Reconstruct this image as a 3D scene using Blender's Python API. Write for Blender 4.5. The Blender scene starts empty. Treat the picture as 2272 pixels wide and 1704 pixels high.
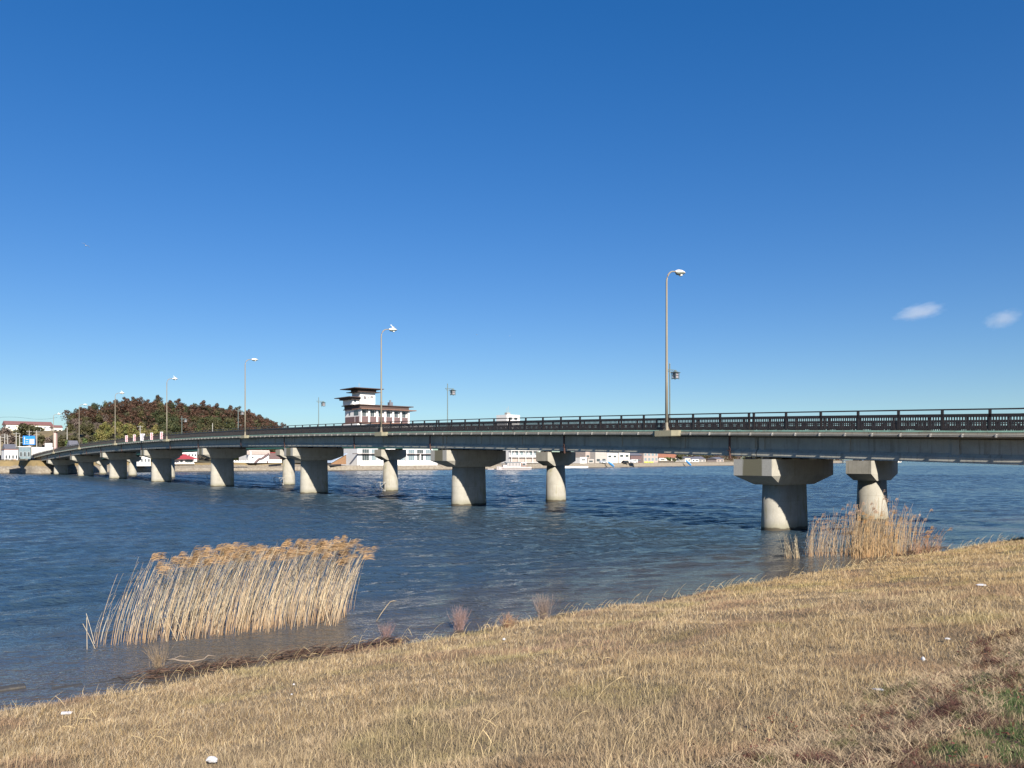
import bpy, math, random
import numpy as np
from mathutils import Vector, Matrix
random.seed(7)
RNG = np.random.default_rng(11)
C = bpy.context.scene.collection
sc = bpy.context.scene
R = math.radians
# ------------------------------------------------------------------ frame of the place
# x = right, y = away from the camera, z = up, water at z = 0.
# "bank frame": tau runs along the banks, s runs along the bridge.
TH = R(39.2); CT, ST = math.cos(TH), math.sin(TH)
EYE = 3.9; F = 1767.0; CX = 1136.0; HY = 1019.2
def W(t, s, h=0.0): return Vector((CT*t-ST*s, ST*t+CT*s, h))
def tau_at(x, s):
    u = (x-CX)/F
    return s*(ST+CT*u)/(CT-ST*u)
def s_at(x, t):
    u = (x-CX)/F
    return t*(CT-ST*u)/(ST+CT*u)
def hz(y, Y): return EYE+(HY-y)*Y/F
def yaw(): return TH

# ------------------------------------------------------------------ mesh builder
class MB:
    def __init__(s): s.v = []; s.f = []; s.m = []
    def add(s, vs, fs, mi=0):
        o = len(s.v); s.v += [tuple(p) for p in vs]
        for f in fs: s.f.append(tuple(i+o for i in f)); s.m.append(mi)
        return s
    def box(s, x0, x1, y0, y1, z0, z1, mi=0):
        v = [(x0,y0,z0),(x1,y0,z0),(x1,y1,z0),(x0,y1,z0),(x0,y0,z1),(x1,y0,z1),(x1,y1,z1),(x0,y1,z1)]
        return s.add(v, [(0,3,2,1),(4,5,6,7),(0,1,5,4),(1,2,6,5),(2,3,7,6),(3,0,4,7)], mi)
    def bbox(s, x0, x1, y0, y1, z0, z1, b, mi=0):
        # box with chamfered vertical and top edges
        def ring(i, z): return [(x0+i,y0+b,z),(x0+b,y0+i,z),(x1-b,y0+i,z),(x1-i,y0+b,z),(x1-i,y1-b,z),(x1-b,y1-i,z),(x0+b,y1-i,z),(x0+i,y1-b,z)]
        return s.loft([ring(0,z0), ring(0,z1-b), [(min(max(x,x0+b),x1-b), min(max(y,y0+b),y1-b), z1) for x,y,z in ring(0,z1)]], mi=mi)
    def loft(s, rings, cap=True, closed=True, mi=0):
        n = len(rings[0]); vs = [p for r in rings for p in r]; fs = []
        for k in range(len(rings)-1):
            for i in range(n if closed else n-1):
                j = (i+1) % n
                fs.append((k*n+i, k*n+j, (k+1)*n+j, (k+1)*n+i))
        if cap and closed:
            fs.append(tuple(range(n-1, -1, -1))); fs.append(tuple((len(rings)-1)*n+i for i in range(n)))
        return s.add(vs, fs, mi)
    def tube(s, pts, rad, n=8, mi=0, cap=True):
        pts = [Vector(p) for p in pts]; rings = []
        if not hasattr(rad, '__len__'): rad = [rad]*len(pts)
        for i, p in enumerate(pts):
            d = (pts[min(i+1, len(pts)-1)]-pts[max(i-1, 0)]).normalized()
            a = Vector((0,0,1)) if abs(d.z) < .9 else Vector((1,0,0))
            x = d.cross(a).normalized(); y = d.cross(x)
            rings.append([p+(x*math.cos(2*math.pi*k/n)+y*math.sin(2*math.pi*k/n))*rad[i] for k in range(n)])
        return s.loft(rings, cap=cap, mi=mi)
    def beam(s, a, b, w, h, mi=0):
        a = Vector(a); b = Vector(b); d = (b-a).normalized()
        up = Vector((0,0,1)) if abs(d.z) < .95 else Vector((0,1,0))
        x = d.cross(up).normalized()*w/2; y = x.cross(d).normalized()*h/2
        return s.loft([[p-x-y, p+x-y, p+x+y, p-x+y] for p in (a, b)], mi=mi)
    def lathe(s, prof, n=16, c=(0,0), mi=0):
        return s.loft([[(c[0]+r*math.cos(2*math.pi*k/n), c[1]+r*math.sin(2*math.pi*k/n), z) for k in range(n)] for r, z in prof], mi=mi)
    def build(s, name, mat, parent=None, smooth=False, loc=None, rz=0):
        me = bpy.data.meshes.new(name); me.from_pydata(s.v, [], s.f); 
        for m in (mat if isinstance(mat, (list, tuple)) else [mat]): me.materials.append(m)
        if any(s.m): me.polygons.foreach_set('material_index', s.m)
        if smooth: me.polygons.foreach_set('use_smooth', [True]*len(s.f))
        me.update()
        o = bpy.data.objects.new(name, me); C.objects.link(o)
        if parent: o.parent = parent
        if loc is not None: o.location = loc
        if rz: o.rotation_euler.z = rz
        return o
def npmesh(name, verts, faces, mat, parent=None, cols=None, smooth=False):
    me = bpy.data.meshes.new(name); n = len(verts); k = faces.shape[1]; nf = len(faces)
    me.vertices.add(n); me.vertices.foreach_set('co', np.asarray(verts, np.float32).ravel())
    me.loops.add(nf*k); me.loops.foreach_set('vertex_index', faces.astype(np.int32).ravel())
    me.polygons.add(nf); me.polygons.foreach_set('loop_start', np.arange(0, nf*k, k, dtype=np.int32))
    me.polygons.foreach_set('loop_total', np.full(nf, k, np.int32))
    if smooth: me.polygons.foreach_set('use_smooth', np.ones(nf, bool))
    if cols is not None:
        a = me.color_attributes.new('col', 'FLOAT_COLOR', 'POINT')
        a.data.foreach_set('color', np.c_[cols, np.ones(n)].astype(np.float32).ravel())
    me.materials.append(mat); me.update(); me.validate()
    o = bpy.data.objects.new(name, me); C.objects.link(o)
    if parent: o.parent = parent
    return o
def tag(o, label=None, cat=None, group=None, kind=None):
    if label: o['label'] = label
    if cat: o['category'] = cat
    if group: o['group'] = group
    if kind: o['kind'] = kind
    return o
def thing(name, label, cat, loc, rz=0, group=None):
    o = bpy.data.objects.new(name, None); C.objects.link(o); o.empty_display_size = .3
    o.location = loc; o.rotation_euler.z = rz
    return tag(o, label, cat, group)
def copy_tree(o, parent=None):
    c = o.copy(); C.objects.link(c)
    if parent: c.parent = parent
    for ch in list(o.children): copy_tree(ch, c)
    return c
def lattice(seed, n=256): return np.random.default_rng(seed).random((n, n))
_L = {}
def vnoise(x, y, seed=0):
    if seed not in _L: _L[seed] = lattice(seed)
    L = _L[seed]; x = np.asarray(x, float); y = np.asarray(y, float)
    xi = np.floor(x).astype(int); yi = np.floor(y).astype(int); fx = x-xi; fy = y-yi
    fx = fx*fx*(3-2*fx); fy = fy*fy*(3-2*fy); n = L.shape[0]
    a = L[xi % n, yi % n]; b = L[(xi+1) % n, yi % n]; c = L[xi % n, (yi+1) % n]; d = L[(xi+1) % n, (yi+1) % n]
    return (a*(1-fx)+b*fx)*(1-fy)+(c*(1-fx)+d*fx)*fy
def sstep(a, b, x):
    t = np.clip((x-a)/(b-a), 0, 1); return t*t*(3-2*t)

# ------------------------------------------------------------------ materials
class NT:
    def __init__(s, name):
        s.m = bpy.data.materials.new(name); s.m.use_nodes = True; s.t = s.m.node_tree
        s.b = s.t.nodes['Principled BSDF']; s.o = s.t.nodes['Material Output']
    def n(s, typ, **k):
        nd = s.t.nodes.new(typ)
        for a, v in k.items():
            if a.startswith('_'): nd.inputs[a[1:]].default_value = v
            else: setattr(nd, a, v)
        return nd
    def l(s, a, b): s.t.links.new(a, b)
    def coord(s, scale=(1,1,1), kind='Object'):
        tc = s.n('ShaderNodeTexCoord'); mp = s.n('ShaderNodeMapping'); mp.inputs['Scale'].default_value = scale
        s.l(tc.outputs[kind], mp.inputs['Vector']); return mp.outputs['Vector']
    def noise(s, vec, scale, detail=4, rough=.6):
        nd = s.n('ShaderNodeTexNoise'); nd.inputs['Scale'].default_value = scale
        nd.inputs['Detail'].default_value = detail; nd.inputs['Roughness'].default_value = rough
        s.l(vec, nd.inputs['Vector']); return nd.outputs['Fac']
    def ramp(s, fac, stops):
        r = s.n('ShaderNodeValToRGB'); e = r.color_ramp.elements
        while len(e) < len(stops): e.new(.5)
        for el, (p, c) in zip(e, stops):
            el.position = p; el.color = (c, c, c, 1) if not hasattr(c, '__len__') else (*c[:3], 1)
        s.l(fac, r.inputs['Fac']); return r.outputs['Color']
    def mix(s, fac, a, b, mode='MIX'):
        m = s.n('ShaderNodeMix', data_type='RGBA', blend_type=mode)
        for inp, v in ((0, fac), (6, a), (7, b)):
            if hasattr(v, 'is_linked'): s.l(v, m.inputs[inp])
            else: m.inputs[inp].default_value = v if inp == 0 else (*v[:3], 1)
        return m.outputs[2]
    def bump(s, h, strength=.3, dist=.02, normal=None):
        b = s.n('ShaderNodeBump'); b.inputs['Strength'].default_value = strength; b.inputs['Distance'].default_value = dist
        s.l(h, b.inputs['Height'])
        if normal is not None: s.l(normal, b.inputs['Normal'])
        return b.outputs['Normal']
def simple(name, col, rough=.7, var=.18, scale=3., metal=0., bump=.0, stretch=(1,1,1), dirt=None, dirt_amt=.5):
    k = NT(name); v = k.coord(stretch); n1 = k.noise(v, scale, 5, .65)
    lo = tuple(c*(1-var) for c in col); hi = tuple(min(1, c*(1+var)) for c in col)
    c = k.ramp(n1, [(.3, lo), (.7, hi)])
    if dirt:
        n2 = k.noise(k.coord((1,1,.35)), scale*.35, 6, .7)
        m = k.ramp(n2, [(.5, 0.), (.68, dirt_amt)]); c = k.mix(m, c, dirt)
    k.l(c, k.b.inputs['Base Color']); k.b.inputs['Roughness'].default_value = rough; k.b.inputs['Metallic'].default_value = metal
    if bump: k.l(k.bump(n1, bump, .02), k.b.inputs['Normal'])
    return k.m
def concrete(name, col, streak=(.16,.13,.08), streak_amt=.55, tide=True, moss=None):
    k = NT(name); vo = k.coord()
    fine = k.noise(vo, 14, 6, .7); mid = k.noise(vo, 1.3, 5, .6)
    c = k.ramp(mid, [(.3, tuple(x*.84 for x in col)), (.7, tuple(x*1.08 for x in col))])
    c = k.mix(.35, c, k.ramp(fine, [(.3, .55), (.7, 1.)]), 'MULTIPLY')
    st = k.noise(k.coord((3.2, 3.2, .22)), 1.6, 6, .7)
    c = k.mix(k.ramp(st, [(.52, 0.), (.72, streak_amt)]), c, streak)
    if moss:
        ms = k.noise(k.coord((1.1, 1.1, .4)), 1.1, 5, .65)
        c = k.mix(k.ramp(ms, [(.56, 0.), (.7, .75)]), c, moss)
    if tide:
        g = k.n('ShaderNodeNewGeometry'); sx = k.n('ShaderNodeSeparateXYZ'); k.l(g.outputs['Position'], sx.inputs[0])
        nz = k.noise(vo, 2.5, 3, .6); ad = k.n('ShaderNodeMath', operation='MULTIPLY_ADD'); ad.inputs[1].default_value = -.22
        k.l(nz, ad.inputs[0]); k.l(sx.outputs['Z'], ad.inputs[2])
        c = k.mix(k.ramp(ad.outputs[0], [(.05, .5), (.5, 0.)]), c, (.13,.12,.05))
        c = k.mix(k.ramp(ad.outputs[0], [(.02, .9), (.09, 0.)]), c, (.045,.034,.02))
        fz = k.n('ShaderNodeMath', operation='MULTIPLY'); fz.inputs[1].default_value = .62; k.l(sx.outputs['Z'], fz.inputs[0])
        fr = k.n('ShaderNodeMath', operation='FRACT'); k.l(fz.outputs[0], fr.inputs[0])
        c = k.mix(k.ramp(fr.outputs[0], [(.0, .45), (.018, 0.)]), c, (.10,.09,.07))
    k.l(c, k.b.inputs['Base Color']); k.b.inputs['Roughness'].default_value = .85
    k.l(k.bump(fine, .25, .01), k.b.inputs['Normal'])
    return k.m
M = {}
M['conc'] = concrete('pier_concrete', (.335,.315,.268), streak=(.17,.13,.08), streak_amt=.4, moss=(.17,.155,.055))
M['conc_cap'] = concrete('cap_concrete', (.36,.34,.29), streak=(.13,.115,.075), streak_amt=.5, tide=False)
def capend_mat():
    # end faces of the pier caps carry a broad run of algae-brown staining down the middle
    k = NT('cap_end_concrete'); vo = k.coord()
    fine = k.noise(vo, 12, 6, .7); st = k.noise(k.coord((4, 4, .2)), 1.8, 5, .7)
    c = k.ramp(fine, [(.3, (.29,.275,.24)), (.7, (.36,.345,.31))])
    sx = k.n('ShaderNodeSeparateXYZ'); k.l(vo, sx.inputs[0])
    a = k.n('ShaderNodeMath', operation='ABSOLUTE'); k.l(sx.outputs['Y'], a.inputs[0])
    b = k.n('ShaderNodeMath', operation='MULTIPLY_ADD'); b.inputs[1].default_value = .45; k.l(st, b.inputs[0]); k.l(a.outputs[0], b.inputs[2])
    c = k.mix(k.ramp(b.outputs[0], [(.76, .85), (.86, 0.)]), c, (.095,.085,.042))
    k.l(c, k.b.inputs['Base Color']); k.b.inputs['Roughness'].default_value = .9
    return k.m
M['capend'] = capend_mat()
M['girder'] = concrete('girder_concrete', (.39,.375,.32), streak=(.12,.10,.075), streak_amt=.6, tide=False)
M['slab'] = concrete('slab_concrete', (.26,.24,.19), streak=(.09,.075,.05), streak_amt=.7, tide=False)
M['haunch'] = concrete('haunch_concrete', (.29,.265,.18), streak=(.11,.10,.05), streak_amt=.6, tide=False, moss=(.15,.14,.05))
M['rail'] = simple('rail_brown_paint', (.022,.017,.016), .45, .25, 4, dirt=(.05,.028,.02), dirt_amt=.3)
M['greenpaint'] = simple('pale_green_paint', (.22,.38,.30), .6, .2, 5, dirt=(.2,.15,.1), dirt_amt=.5)
M['steelgreen'] = simple('green_steel_paint', (.035,.12,.105), .5, .2, 2, dirt=(.1,.08,.05), dirt_amt=.4)
M['pole'] = simple('lamp_pole_paint', (.21,.185,.14), .5, .15, 2, stretch=(1,1,.3), dirt=(.25,.14,.07), dirt_amt=.5)
M['lampwhite'] = simple('lamp_head_white', (.72,.68,.62), .45, .15, 7, dirt=(.3,.2,.16), dirt_amt=.8)
M['lampdark'] = simple('lamp_under_shell', (.16,.18,.16), .4, .2, 6)
M['lens'] = simple('lamp_lens', (.75,.78,.76), .15, .05, 6)
M['lantern'] = simple('lantern_pole_paint', (.115,.15,.145), .45, .15, 2)
M['lanternglass'] = simple('lantern_glass', (.25,.22,.24), .25, .1, 5)
M['conduit'] = simple('grey_conduit', (.3,.29,.27), .5, .2, 2)
M['rust'] = simple('rusty_drainpipe', (.07,.032,.025), .8, .4, 4)
M['white'] = simple('white_wall', (.66,.645,.63), .8, .06, 1.2, dirt=(.6,.56,.52), dirt_amt=.25)
M['offwhite'] = simple('offwhite_wall', (.66,.62,.55), .8, .08, 1.5, dirt=(.45,.4,.34), dirt_amt=.3)
M['cream'] = simple('cream_wall', (.78,.74,.62), .8, .05, 1.)
M['greywall'] = simple('grey_wall', (.36,.33,.30), .85, .12, 1.)
M['taupe'] = simple('taupe_wall', (.34,.28,.25), .85, .12, 1.)
M['brownroof'] = simple('brown_roof', (.065,.04,.034), .7, .2, 2)
M['terracotta'] = simple('terracotta_fascia', (.17,.09,.065), .7, .15, 2)
M['brownpanel'] = simple('brown_balcony_panel', (.12,.075,.075), .7, .15, 2)
M['redroof'] = simple('red_roof', (.33,.045,.05), .6, .15, 2)
M['orangeroof'] = simple('orange_brown_roof', (.26,.11,.065), .7, .2, 2)
M['pinkroof'] = simple('faded_red_roof', (.2,.095,.085), .7, .15, 1)
M['slateroof'] = simple('slate_roof', (.12,.12,.14), .6, .2, 2)
M['glass'] = simple('window_glass', (.055,.07,.075), .12, .3, 1.5)
M['blueglass'] = simple('pale_window_glass', (.17,.22,.24), .2, .25, 1.5)
M['utility'] = simple('utility_pole_concrete', (.3,.29,.27), .8, .1, 2)
M['pinkpole'] = simple('pink_pillar_paint', (.55,.36,.33), .7, .1, 2)
M['signblue'] = simple('sign_blue', (.02,.19,.62), .4, .06, 2)
M['signwhite'] = simple('sign_white', (.45,.44,.45), .5, .05, 2)
M['signred'] = simple('sign_red', (.5,.05,.07), .5, .1, 2)
M['signgrey'] = simple('sign_ink', (.12,.12,.18), .6, .1, 2)
M['hoarding'] = simple('white_hoarding', (.66,.66,.64), .6, .1, .6)
M['boatwhite'] = simple('boat_white_paint', (.5,.45,.44), .4, .1, 2)
M['boatgrey'] = simple('boat_roof_grey', (.17,.19,.2), .6, .15, 2)
M['boatblue'] = simple('boat_blue_paint', (.06,.25,.55), .5, .15, 2)
M['black'] = simple('black_paint', (.012,.012,.014), .25, .1, 2)
M['carwhite'] = simple('van_paint', (.72,.72,.70), .3, .05, 2)
M['carsilver'] = simple('silver_car_paint', (.42,.44,.46), .3, .08, 2)
M['tyre'] = simple('tyre_rubber', (.02,.02,.02), .8, .1, 2)
M['bark'] = simple('tree_bark', (.09,.065,.05), .9, .2, 3)
M['feather'] = simple('gull_white_feather', (.82,.82,.80), .7, .05, 6)
M['featherg'] = simple('gull_grey_feather', (.25,.27,.3), .7, .05, 6)
M['yellow'] = simple('yellow_beak', (.6,.4,.05), .6, .05, 6)
M['plastic'] = simple('white_plastic_film', (.5,.5,.52), .35, .05, 9)
M['paper'] = simple('weathered_paper', (.42,.41,.42), .7, .12, 20)
M['rubbish'] = simple('grey_rag', (.38,.38,.42), .8, .15, 20)
M['yellowgreen'] = simple('yellow_green_fence_paint', (.5,.55,.08), .6, .1, 3)
M['brownboard'] = simple('timber_board', (.22,.12,.06), .8, .2, 2)
def attr_mat(name, rough=.75, trans=.0):
    k = NT(name); a = k.n('ShaderNodeAttribute', attribute_name='col')
    k.l(a.outputs['Color'], k.b.inputs['Base Color']); k.b.inputs['Roughness'].default_value = rough
    k.b.inputs['Specular IOR Level'].default_value = .25
    if trans:
        t = k.n('ShaderNodeBsdfTranslucent'); k.l(a.outputs['Color'], t.inputs['Color'])
        mx = k.n('ShaderNodeMixShader'); mx.inputs[0].default_value = trans
        k.l(k.b.outputs[0], mx.inputs[1]); k.l(t.outputs[0], mx.inputs[2]); k.l(mx.outputs[0], k.o.inputs['Surface'])
    return k.m
M['grass'] = attr_mat('dry_grass_blades', .7, .25)
M['reed'] = attr_mat('reed_straw', .55, .12)
M['plume'] = attr_mat('reed_plume', .8, .35)
M['leaf'] = attr_mat('tree_leaves', .65, .15)

# ------------------------------------------------------------------ water
def water_mat():
    k = NT('lake_water')
    g = k.n('ShaderNodeNewGeometry'); pos = g.outputs['Position']
    def val(x, y, op):
        m = k.n('ShaderNodeMath', operation=op)
        for i, v in enumerate((x, y)):
            if hasattr(v, 'is_linked'): k.l(v, m.inputs[i])
            else: m.inputs[i].default_value = v
        return m.outputs[0]
    def mp(src, rot, scale):
        m = k.n('ShaderNodeMapping'); m.inputs['Rotation'].default_value = (0, 0, rot); m.inputs['Scale'].default_value = scale
        k.l(src, m.inputs['Vector']); return m.outputs['Vector']
    wind = -R(24)
    # slope of the surface from finite differences of noise wave trains (keeps its statistics at any distance)
    gx = gy = None
    for rot, sc3, fr, det, amp in ((wind+.25, (.6, 1.25, 1), 3.1, 2, .18), (wind-.3, (.75, 1.15, 1), 9.5, 2, .09)):
        e = .12/fr; hs = []
        for off in ((0, 0, 0), (e, 0, 0), (0, e, 0)):
            ad = k.n('ShaderNodeVectorMath', operation='ADD'); k.l(pos, ad.inputs[0]); ad.inputs[1].default_value = off
            n = k.noise(mp(ad.outputs[0], rot, sc3), fr, det, .5); hs.append(n)
        dx = val(val(hs[0], hs[1], 'SUBTRACT'), amp/e, 'MULTIPLY'); dy = val(val(hs[0], hs[2], 'SUBTRACT'), amp/e, 'MULTIPLY')
        gx = dx if gx is None else val(gx, dx, 'ADD'); gy = dy if gy is None else val(gy, dy, 'ADD')
    gust = k.ramp(k.noise(mp(pos, wind, (.2, 1, 1)), .05, 4, .6), [(.35, .6), (.65, 1.)])
    mpn = mp(pos, -TH, (1, 1, 1)); sx = k.n('ShaderNodeSeparateXYZ'); k.l(mpn, sx.inputs[0])
    calm = k.ramp(val(sx.outputs['Y'], .02, 'MULTIPLY'), [(.3, .4), (.5, 1.)])     # lee of the bank is calmer
    amp = val(gust, calm, 'MULTIPLY')
    cb = k.n('ShaderNodeCombineXYZ'); k.l(val(gx, amp, 'MULTIPLY'), cb.inputs[0]); k.l(val(gy, amp, 'MULTIPLY'), cb.inputs[1]); cb.inputs[2].default_value = 0.
    an = k.n('ShaderNodeVectorMath', operation='ADD'); k.l(cb.outputs[0], an.inputs[0]); k.l(g.outputs['Normal'], an.inputs[1])
    nm = k.n('ShaderNodeVectorMath', operation='NORMALIZE'); k.l(an.outputs[0], nm.inputs[0])
    d = k.noise(mp(pos, wind, (.35, 1, 1)), .33, 3, .6)
    shallow = k.ramp(val(val(sx.outputs['Y'], val(d, 5., 'MULTIPLY'), 'ADD'), .02, 'MULTIPLY'), [(.34, 1.), (.49, 0.)])
    silt = k.ramp(k.noise(mp(pos, wind, (.3, 1, 1)), .11, 4, .6), [(.3, (.024,.050,.078)), (.7, (.038,.055,.070))])
    body = k.mix(shallow, silt, (.075,.060,.042))
    k.l(body, k.b.inputs['Base Color'])
    k.b.inputs['Roughness'].default_value = .14; k.b.inputs['IOR'].default_value = 1.36
    k.l(nm.outputs[0], k.b.inputs['Normal'])
    return k.m
def make_water():
    rg = np.random.default_rng(5); base = R(27)+math.pi/2     # waves run away from the wind, crests across it
    lam = np.exp(rg.uniform(np.log(.42), np.log(3.6), 90)); ang = base+rg.normal(0, .38, 90); ph = rg.uniform(0, 6.283, 90)
    slope = .032*np.where(lam < 2, 1., .65)*WAVE; amp = slope*lam/6.283; kx = np.cos(ang)*6.283/lam; ky = np.sin(ang)*6.283/lam
    Vs = []; Fs = []; off = 0
    for x0, x1, y0, y1, res, drop in ((-46, 52, 8, 60.2, .13, 0), (-150, 155, 60, 200.5, .32, .9), (-350, 260, 200, 480, .7, 2.)):
        xs = np.arange(x0, x1, res); ys = np.arange(y0, y1, res); X, Y = np.meshgrid(xs, ys, indexing='ij'); H = np.zeros_like(X)
        Xw = X+.5*(vnoise(X*.13, Y*.13, 71)-.5); Yw = Y+.5*(vnoise(X*.13, Y*.13, 72)-.5)
        for l, a, p, u, v in zip(lam, amp, ph, kx, ky):
            if l < drop: continue
            H += a*(1-np.abs(np.sin(.5*(u*Xw+v*Yw+p)))*2+.27)*.8+a*.3*np.sin(u*Xw+v*Yw+p)
        env = .65+.7*vnoise(X*.05, Y*.07, 73); S_ = -ST*X+CT*Y
        H *= env*(.25+.75*sstep(14, 24, S_))
        if drop: H *= 1.25
        V = np.stack([X, Y, H], -1).reshape(-1, 3); i = np.arange(X.size).reshape(X.shape)
        Fs.append(np.stack([i[:-1,:-1], i[1:,:-1], i[1:,1:], i[:-1,1:]], -1).reshape(-1, 4)+off); Vs.append(V); off += len(V)
    Vs.append(np.array([(-3500,-60,-.14),(5200,-60,-.14),(5200,7800,-.14),(-3500,7800,-.14)])); Fs.append(np.array([[0,1,2,3]])+off)
    o = npmesh('water', np.concatenate(Vs), np.concatenate(Fs), water_mat(), smooth=True)
    tag(o, 'wind-rippled blue and brown lake water', 'water', kind='structure')
WAVE = 1.02
make_water()

# ------------------------------------------------------------------ near bank
S_EDGE = 13.8
def bank_h(t, s):
    t = np.asarray(t, float); s = np.asarray(s, float)
    e = S_EDGE+.35*(vnoise(t*.35, s*0+3, 5)-.5)+.2*(vnoise(t*1.3, s*0+8, 6)-.5)
    h = .2+.152*(e-s)
    h = np.where(s < -9, .2+.152*(S_EDGE+9)-.0*(s), h)
    h = np.where(s > e, .2-(s-e)*.32, h)
    n = .10*(vnoise(t*.9, s*.9, 1)-.5)+.05*(vnoise(t*3.1, s*3.1, 2)-.5)+.03*(vnoise(t*9, s*9, 3)-.5)
    return h+n*np.where(s > e+.4, .3, 1)
def near_bank():
    ts = np.unique(np.concatenate([np.arange(-500, -16, 22), np.arange(-16, 44, .16), np.arange(44, 600, 22)]))
    ss = np.unique(np.concatenate([np.arange(-400, -5, 12), np.arange(-5, 16.5, .14), [18, 24]]))
    T, S = np.meshgrid(ts, ss, indexing='ij'); H = bank_h(T, S)
    V = np.stack([CT*T-ST*S, ST*T+CT*S, H], -1).reshape(-1, 3)
    a, b = len(ts), len(ss); i = np.arange(a*b).reshape(a, b)
    Fc = np.stack([i[:-1,:-1], i[1:,:-1], i[1:,1:], i[:-1,1:]], -1).reshape(-1, 4)
    k = NT('bank_soil'); g = k.n('ShaderNodeNewGeometry')
    mpn = k.n('ShaderNodeMapping'); mpn.inputs['Rotation'].default_value = (0, 0, -TH); k.l(g.outputs['Position'], mpn.inputs['Vector'])
    v = mpn.outputs['Vector']; sx = k.n('ShaderNodeSeparateXYZ'); k.l(v, sx.inputs[0])
    n1 = k.noise(v, 2.2, 6, .7); n2 = k.noise(v, 30, 4, .7)
    c = k.ramp(n1, [(.3, (.17,.12,.06)), (.7, (.28,.20,.11))])
    c = k.mix(.6, c, k.ramp(n2, [(.3, .4), (.7, 1.)]), 'MULTIPLY')
    ad = k.n('ShaderNodeMath', operation='MULTIPLY_ADD'); ad.inputs[1].default_value = 1.; k.l(n1, ad.inputs[0]); k.l(sx.outputs['Y'], ad.inputs[2])
    mr = k.n('ShaderNodeMath', operation='MULTIPLY'); mr.inputs[1].default_value = .05; k.l(ad.outputs[0], mr.inputs[0])
    c = k.mix(k.ramp(mr.outputs[0], [(.705, 0.), (.722, 1.)]), c, (.035,.03,.024))
    k.l(c, k.b.inputs['Base Color']); k.b.inputs['Roughness'].default_value = .9
    k.l(k.bump(n2, .6, .03), k.b.inputs['Normal'])
    o = npmesh('ground', V, Fc, k.m, smooth=True)
    tag(o, 'near bank of dry grassy soil sloping down to the lake', 'ground', kind='structure')
near_bank()

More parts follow.
